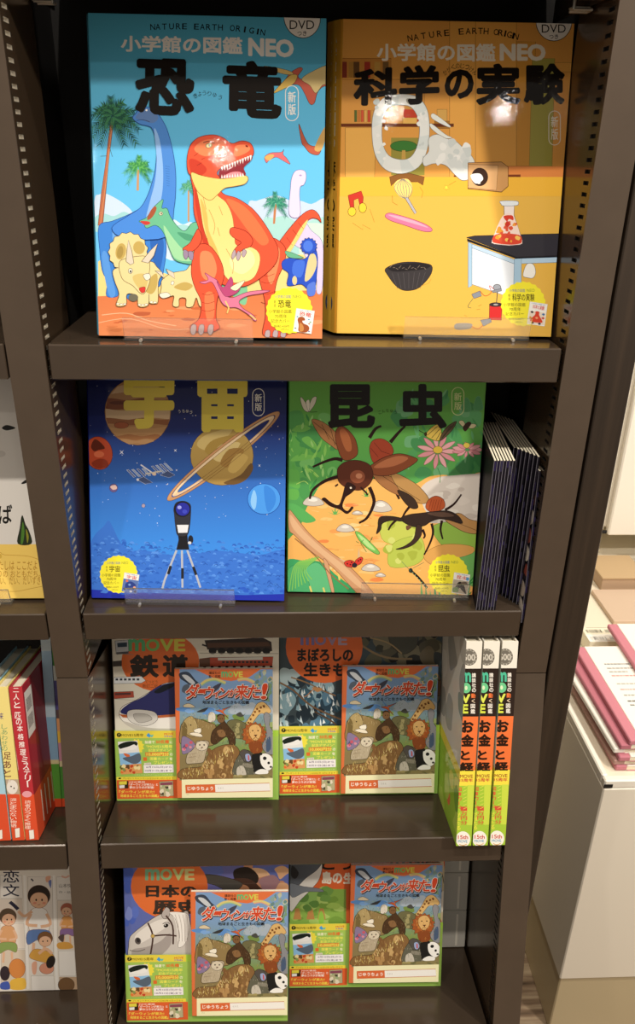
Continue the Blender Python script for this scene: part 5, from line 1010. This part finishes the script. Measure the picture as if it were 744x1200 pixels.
# picture books with campaign band and jotter on the two lower shelves
MWD, MHT, MTH = .2150, .270, .014
def shelf3(Y): return .6840 - math.tan(TILT) * (Y + .0489) + .0004
def shelf4(Y): return .3984 - math.tan(TILT) * (Y + .1139) + .0004
M_RAIL = bookM(-.2464, .0439, shelf3(.0439), -.0129, .2663); M_LEG = bookM(-.0301, .0497, shelf3(.0497), -.0062, .272)
M_HIS = bookM(-.2345, -.0783, shelf4(-.0783), -.0208, .2886); M_ISL = bookM(-.0167, -.0305, shelf4(-.0305), -.0141, .2836)
OBI_H = Art(MB(), 1, 1, M_RAIL).uv(140, 855.4)[1]
mb = MB(); mb.box((0, -.0030, .0006), (MWD, -.0025, OBI_H), '#a6c85c'); mb.box((-.0006, -.0030, .0006), (-.0002, MTH, OBI_H), '#a6c85c')
a = Art(mb, MWD, OBI_H, M_RAIL, Matrix.Translation((0, -.0031, 0))); draw_obi(a); OBI = mb
mb = MB(); JW, JH = .1262, .1800
UJ = {}
def jot_at(M, px, py):
    a = Art(MB(), 1, 1, M @ Matrix.Translation((0, -.010, 0))); return a.uv(px, py)
ju, jw = jot_at(M_RAIL, 208.0, 935); M_JOT = M_RAIL @ Matrix.Translation((ju, -.0100, max(jw, .0006)))
jmb = MB(); jmb.box((0, 0, 0), (JW, .0003, JH), '#de7444'); jmb.box((0, .0036, 0), (JW, .0039, JH), '#e8e2d4'); jmb.box((-.0004, 0, 0), (-.0001, .0039, JH), '#de7444')
draw_notebook(Art(jmb, JW, JH, M_JOT)); jpg = MB(); jpg.box((.0002, .0005, .0006), (JW - .0008, .0034, JH - .0006))
obi_o = jot_o = None
def move_book(M, edge, draw, label, jlabel, jpx):
    global obi_o, jot_o
    root = empty('picture_book', M, label, 'book', 'picture books with a campaign band'); mb = board_mesh(MWD, MHT, MTH, edge); draw(Art(mb, MWD, MHT, M)); settle(mb.build('cover', M_INK, root), M, TILT); settle(pages(root, MWD, MHT, MTH), M, TILT)
    if obi_o is None: obi_o = OBI.build('paper_band', M_PAPER, root); obi_o['label'] = 'lime green and orange campaign band'
    else: o = obi_o.copy(); COL.objects.link(o); o.parent = root
    u, w = jot_at(M, *jpx); JM = M @ Matrix.Translation((u, -.0100, max(w, .0006)))
    if jot_o is None:
        jot_o = empty('notebook', JM, jlabel, 'notebook', 'wildlife jotters strapped in front of picture books'); jmb.build('cover', M_PAPER, jot_o); jpg.build('page_block', M_PAGE, jot_o)
    else:
        o = copy_tree(jot_o); o.matrix_world = JM; o['label'] = jlabel
    return root
move_book(M_RAIL, '#d8d2c2', draw_railway, 'railway picture book with white bullet train, left on the third shelf', 'wildlife jotter in front of the railway book', (208.0, 935))
move_book(M_LEG, '#4a5a5c', draw_legend, 'picture book of legendary creatures in grey-blue water, right of the railway book', 'wildlife jotter in front of the legendary creatures book', (399.5, 930))
move_book(M_HIS, '#4a62b8', draw_history, 'history picture book with a white horse, left on the lowest shelf', 'wildlife jotter in front of the history book with the horse', (225.5, 1190.5))
move_book(M_ISL, '#7cbf3a', draw_island, 'orange and green island animals picture book, right on the lowest shelf', 'wildlife jotter in front of the orange island animals book', (409, 1152))
# three money books, spine out
MS_T, MS_H, MS_D = .0185, .2645, .19
SPX = (.1858, .2063, .2277); mon = None
for i, x in enumerate(SPX):
    M = lowM(x, S3, -.0165) @ Matrix.Translation((0, 0, .0004))
    if mon is None:
        M_MID = lowM(SPX[1], S3, -.0165) @ Matrix.Translation((0, 0, .0004)); mb = MB()
        mb.bbox((0, 0, 0), (MS_T, .0018, MS_H), .0007, '#e9e2d4'); mb.bbox((0, .0018, 0), (.0018, MS_D, MS_H), .0003, '#d0ccc0'); mb.bbox((MS_T - .0018, .0018, 0), (MS_T, MS_D, MS_H), .0003, '#e0d8c8')
        draw_money_spine(Art(mb, MS_T, MS_H, M_MID)); fr = Matrix(((0, 1, 0, 0), (-1, 0, 0, MS_D), (0, 0, 1, 0), (0, 0, 0, 1)))
        draw_money_cover(Art(mb, MS_D, MS_H, frame=fr), MS_D, MS_H)
        mon = empty('picture_book', M, '', 'book', 'money picture books spine out'); mb.build('cover', M_INK, mon)
        mb = MB(); mb.box((.002, .0022, .003), (MS_T - .002, MS_D - .003, MS_H - .003)); mb.build('page_block', M_PAGE, mon); r = mon
    else: r = copy_tree(mon); r.matrix_world = M
    r['label'] = ('money picture book spine out, nearest the legendary creatures book', 'money picture book spine out, between two others of the same', 'money picture book spine out, nearest the right upright')[i]
# thin dark booklets at the right end of the second shelf
rd = random.Random(4); blt = None
def booklet_mesh(seed):
    q = random.Random(seed); mb = MB(); t, d, h = .0026, .128, .182
    mb.box((0, 0, 0), (.0004, d, h), '#15121a'); mb.box((t - .0004, 0, 0), (t, d, h), '#1a161e'); mb.box((0, -.0003, 0), (t, .0002, h), '#121016')
    a = Art(mb, t, h, frame=Matrix.Translation((0, -.0004, 0))); z = .004
    while z < h - .004:
        l = q.uniform(.004, .016); c = q.choice(('#34304a', '#1a1620', '#1a1620', '#2a2248', '#15121a', '#201a34', '#2c2834', '#15121a')); a.P([(t * .4, z), (t, z), (t, z + l), (t * .4, z + l)], c); z += l
    a.P([(0, 0), (t * .2, 0), (t * .2, h), (0, h)], '#76727c')
    return mb
def booklet(M, label, seed):
    root = empty('booklet', M, label, 'booklet', 'thin dark booklets on the second shelf'); booklet_mesh(seed).build('cover', M_PAPER, root)
    mb = MB(); mb.box((.0004, .0003, .0008), (.0022, .127, .1826)); mb.build('page_block', M_PAGE, root); return root
ordw = ('first', 'second', 'third', 'fourth', 'fifth', 'sixth', 'seventh', 'eighth')
for i in range(7):
    a_ = .10
    booklet(bookM(.1948 + .0033 * i, .0035, Z2 + .0004, -a_, 0), '%s thin dark booklet from the insect guide, in the front cluster' % ordw[i], 10 + i)
for i in range(7):
    booklet(bookM(.2262 + .0030 * i, .043 - .0047 * i, Z2 + .0004, -.045, .0), '%s thin dark booklet from the left, in the rear cluster' % ordw[i], 30 + i)
root = empty('booklet', Matrix.Translation((.2484, .0015, .9665)) @ Matrix.Rotation(-.085, 4, 'X'), 'comic booklet slipped down beside the right upright, its cover showing', 'booklet', 'thin dark booklets on the second shelf'); mb = booklet_mesh(77)
fr = Matrix(((0, 1, 0, 0), (-1, 0, 0, .128), (0, 0, 1, 0), (0, 0, 0, 1))); a = Art(mb, .128, .182, frame=fr)
a.P([(0, 0), (.128, 0), (.128, .182), (0, .182)], '#141018')
for k in range(7): a.P([(.075 + .004 * (k % 2), .012 + k * .022), (.122, .008 + k * .022), (.124, .026 + k * .022), (.078, .030 + k * .022)], ('#c8bcae', '#b8a898', '#2a2024', '#d8ccbc', '#8a4a40', '#c8b8a8', '#6a4438')[k], 1)
a.blotch((.08, .02, .125, .17), 16, ['#8a4438', '#d8ccc0', '#2a2428', '#b89a88'], .003, .008, 6)
mb.build('cover', M_PAPER, root); mb = MB(); mb.box((.0004, .0003, .0008), (.0022, .127, .1826)); mb.build('page_block', M_PAGE, root)
# white cartons at the back of the lowest shelf
for k, lb in enumerate(('white carton at the back of the lowest shelf, bottom of the stack', 'white carton at the back of the lowest shelf, middle of the stack', 'white carton at the back of the lowest shelf, top of the stack')):
    r = empty('carton', lowM(.150, S4, .150) @ Matrix.Translation((0, 0, .0004 + k * .0642)), lb, 'box', 'white cartons behind the island animals book')
    mb = MB(); mb.bbox((0, 0, 0), (.0995, .08, .0634), .0012); mb.build('body', mat('grey_white_card', '#c9c4ba', .5) if k == 0 else bpy.data.materials['grey_white_card'], r)
    mb = MB(); mb.box((.084, -.0004, .004), (.087, 0, .058)); mb.build('reflection_strip', M_WHITE, r)  # thin white strip paints a vertical reflection onto the carton face
# ------------------------------------------------------------------ left bay
M_LEAF = bookM(-.5015, .0300, Z2 + .0032, 0, .26); root = empty('picture_book', M_LEAF, 'white picture book with a leaf and yellow lower band, left of the bookcase upright', 'book'); mb = board_mesh(.2095, .285, .012, '#d8d2c8'); draw_leaf_book(Art(mb, .2095, .285, M_LEAF)); settle(mb.build('cover', M_INK, root), M_LEAF, 0); settle(pages(root, .2095, .285, .012), M_LEAF, 0)
u0, u1 = span(M_LEAF, -60, 16, 705); st = stand(standM(M_LEAF), u0 - .03, u1, 'clear acrylic stand under the white leaf picture book', .018)
for q in (.3, .87):
    mb = MB(); x = u0 - .03 + (u1 - u0 + .03) * q; mb.cyl((x, -.013, -.0016), (x, -.0086, -.0016), .0016, 12); mb.build('peg', M_STEEL, st)
M_YEL = bookM(-.548, .032, Z1 + .0004, 0, .26); root = empty('picture_book', M_YEL, 'pale yellow picture book at the left edge of the top shelf', 'book'); mb = board_mesh(.205, .27, .012, '#e6d888'); Art(mb, .205, .27, M_YEL).grid(-400, 100, 20, 420, lambda x, y: '#e8dc90' if y < .9 else '#f0ead8', 2, 10); settle(mb.build('cover', M_INK, root), M_YEL, 0); settle(pages(root, .205, .27, .012), M_YEL, 0)
M_KID = bookM(-.4905, -.0255, shelf4(-.0255), 0, .27); root = empty('picture_book', M_KID, 'white picture book with drawn children, bottom left beside the upright', 'book'); mb = board_mesh(.2, .25, .012, '#e6ded2'); draw_children_book(Art(mb, .2, .25, M_KID)); settle(mb.build('cover', M_INK, root), M_KID, TILT); settle(pages(root, .2, .25, .012), M_KID, TILT)
def spine_book(x, t, h, d, draw, edge, label, dd=0, roll=-.03, cover=None, group='novels spine out in the left bay'):
    M = lowM(x, S3, dd, roll) @ Matrix.Translation((0, 0, .001)); root = empty('novel', M, label, 'book', group); mb = MB()
    mb.bbox((0, 0, 0), (t, .0016, h), .0008, edge); mb.bbox((0, .0016, 0), (.0016, d, h), .0003, edge); mb.bbox((t - .0016, .0016, 0), (t, d, h), .0003, edge); draw(Art(mb, t, h, M))
    if cover: cover(Art(mb, d, h, frame=Matrix(((0, -1, 0, t), (1, 0, 0, 0), (0, 0, 1, 0), (0, 0, 0, 1)))), d, h)
    mb.build('cover', M_INK, root); mb = MB(); mb.box((.0018, .002, .002), (t - .0018, d - .003, h - .003)); mb.build('page_block', M_PAGE, root); return root
spine_book(-.3400, .0155, .202, .128, draw_mystery_spine, '#b0303a', 'dark red mystery novel with orange band, nearest the left upright', .010, cover=draw_mystery_cover)
spine_book(-.3562, .0150, .202, .128, draw_footprint_spine, '#ecd985', 'yellow novel with a white cat on its spine, beside the red novel', .010)
spine_book(-.3745, .0165, .202, .128, draw_blue_spine, '#a8d0e0', 'pale blue novel with orange band at the left edge, beside the yellow novel', .010)
def bands(cs):
    def f(a):
        a.W = None; z = 0
        for hgt, c in cs: a.P([(0, z), (a.w, z), (a.w, z + hgt), (0, z + hgt)], c); z += hgt
    return f
def bands_cover(cs):
    def f(a, w, h):
        z = 0
        for hgt, c in cs: a.P([(0, z), (w, z), (w, z + hgt), (0, z + hgt)], c); z += hgt
    return f
B1_ = ((.012, '#d8502c'), (.05, '#5a9a3c'), (.006, '#d8cc9a'), (.06, '#8ab0cc'), (.02, '#b8ccd8'), (.07, '#a4c0d4'), (.05, '#c4d2d8'))
B2_ = ((.012, '#d8502c'), (.046, '#4a8a3a'), (.008, '#cfc49a'), (.026, '#c08a9a'), (.016, '#e0b84a'), (.018, '#d89a6a'), (.012, '#5a4a4a'), (.04, '#54508a'), (.02, '#c8d0c8'), (.07, '#3a7a34'))
B3_ = ((.010, '#c8452c'), (.052, '#7aa83c'), (.006, '#c8c09a'), (.1, '#4c5690'), (.016, '#d0d4c0'), (.08, '#3f7f38'))
for x, cs, lb in ((-.3285, B1_, 'tall pale blue guide behind the red novel'), (-.3155, B2_, 'tall striped guide between the pale blue and violet-blue guides'), (-.3025, B3_, 'tall violet-blue and green guide against the left upright')):
    spine_book(x, .0122, .262, .105, bands(cs), '#8a9aa8', lb, .080, 0, bands_cover(cs), 'tall guides behind the novels')
# ------------------------------------------------------------------ what lies on the counter
PINK = '#c9808c'
def pad(x, y, z, ang, w, d, t, label, spine=PINK, top='#f1ece2'):
    r = empty('paper_pad', Matrix.Translation((x, y, z)) @ Matrix.Rotation(ang, 4, 'Z'), label, 'notebook', 'pink-spined pads on the white counter')
    mb = MB(); mb.bbox((0, 0, 0), (.018, d, t), .0015, spine); n = 6
    mb.box((.018, 0, t - .0008), (w, d, t), top); mb.box((.018, 0, 0), (w, d, .0008), spine); mb.build('cover', M_PAPER, r)
    mb2 = MB(); mb2.box((.016, .0008, .001), (w - .001, d - .0008, t - .001)); mb2.build('page_block', M_PAGE, r); return r
Z0 = CZ + .0005; PT = .0094; labs = ('lowest pink-spined pad of the tall stack on the counter', 'pad with its spine tinted brownish as shade, second from the bottom of the stack', 'third pad from the bottom of the pink-spined stack', 'pad with a white spine inside the pink-spined stack', 'pad just under the top one of the pink-spined stack', 'top pad of the pink-spined stack, white cover with faint print')
offs = ((.486, .150), (.482, .152), (.487, .149), (.480, .156), (.487, .153), (.499, .152))
for i, ((x, y), lb) in enumerate(zip(offs, labs)):
    p = pad(x, y, Z0 + i * (PT + .0003), (.0, .02, -.01, .03, .012, 0)[i], .17, .245, PT, lb, (PINK, '#b48d84', '#c27a86', '#efe9de', '#b8707c', PINK)[i])  # brownish spine of the second pad paints in shade within the stack
    if i == 5:
        mb = MB(); a = Art(mb, .17, .245, frame=Matrix(((1, 0, 0, 0), (0, 0, 1, 0), (0, -1, 0, PT + .0002), (0, 0, 0, 1))))
        rd = random.Random(3)
        for k, (yy, c) in enumerate(((.19, '#8a8a86'), (.178, '#a8a49c'), (.168, '#a8a49c'), (.157, '#d89a94'), (.135, '#b8b4aa'), (.12, '#c8a8a0'), (.105, '#a8a49c'), (.09, '#6a6a68'), (.08, '#8a8a86'))):
            x = .034
            while x < .085 - .01 * (k % 3): l = rd.uniform(.002, .008); a.P([(x, yy), (x + l, yy), (x + l, yy + .0035), (x, yy + .0035)], c); x += l + .0012
        a.L('.094 .212 .100 .218 .104 .212 .098 .206 .094 .212', .0015, '#2a2a28', 1).L('.104 .206 .108 .2', .0015, '#2a2a28')
        mb.build('printing', M_PAPER, p)
pad(.577, .300, Z0 + 6 * (PT + .0003) + .0004, -.02, .17, .155, PT, 'single pink-spined pad lying on top of the stack at the right edge')
mb = MB(); mb.bbox((0, 0, 0), (.11, .05, .030), .0008, '#ece4cc'); a = Art(mb, .11, .05, frame=Matrix(((1, 0, 0, 0), (0, 0, 1, 0), (0, -1, 0, .0302), (0, 0, 0, 1)))); a.P([(.0, .0), (.11, 0), (.11, .024), (0, .024)], '#f2eee4'); rd = random.Random(8)
for z, c in ((.006, '#3a3834'), (.030, '#54503e')):
    x = .006
    while x < .075: l = rd.uniform(.0005, .0016); a.P([(x, z), (x + l, z), (x + l, z + .011), (x, z + .011)], c); x += l + rd.uniform(.0006, .002) + (.006 if abs(x - .034) < .001 else 0)
a.L([(.006, .003), (.06, .003)], .001, '#8a867c').L([(.01, .047), (.05, .047)], .0012, '#9a947c')
o = mb.build('barcode_box', M_PAPER); o.matrix_world = Matrix.Translation((.552, .452, Z0)); tag(o, 'cream box with two barcodes, behind the pink-spined pads', 'box')
mb = MB(); mb.bbox((0, 0, 0), (.3, .125, .010), .001, '#cdb49c'); o = mb.build('card_folder', M_PAPER); o.matrix_world = Matrix.Translation((.642, .553, Z0)); tag(o, 'flat pinkish tan card folder lying behind the barcode box', 'folder')
r = empty('carton', Matrix.Translation((.668, .690, Z0)), 'low tan cardboard carton at the back of the counter', 'box'); mb = MB(); mb.bbox((0, 0, 0), (.098, .1, .028), .001, '#b89c80'); mb.build('body', M_PAPER, r); mb = MB(); mb.bbox((-.002, -.002, .0282), (.1, .102, .033), .001, '#c0a47e'); mb.build('lid', M_PAPER, r)
r = empty('wire_basket', Matrix.Translation((.79, .70, Z0)), 'grey wire basket at the right edge, beside the tan carton', 'basket'); mb = MB()
Pb = [(0, 0), (.16, 0), (.16, .1), (0, .1)]
for z, rr in ((.05, .003), (.025, .0012)):
    for i in range(4): mb.cyl((*Pb[i], z), (*Pb[(i + 1) % 4], z), rr, 8, '#4a4844')
mb.build('rim', mat('dark_wire', '#4a4844', .4, .6), r); mb = MB()
for i in range(9):
    x = .02 * i; mb.cyl((x, 0, .05), (x, 0, .001), .001, 6); mb.cyl((x, .1, .05), (x, .1, .001), .001, 6); mb.cyl((x, 0, .001), (x, .1, .001), .001, 6)
mb.build('mesh_wall', bpy.data.materials['dark_wire'], r)
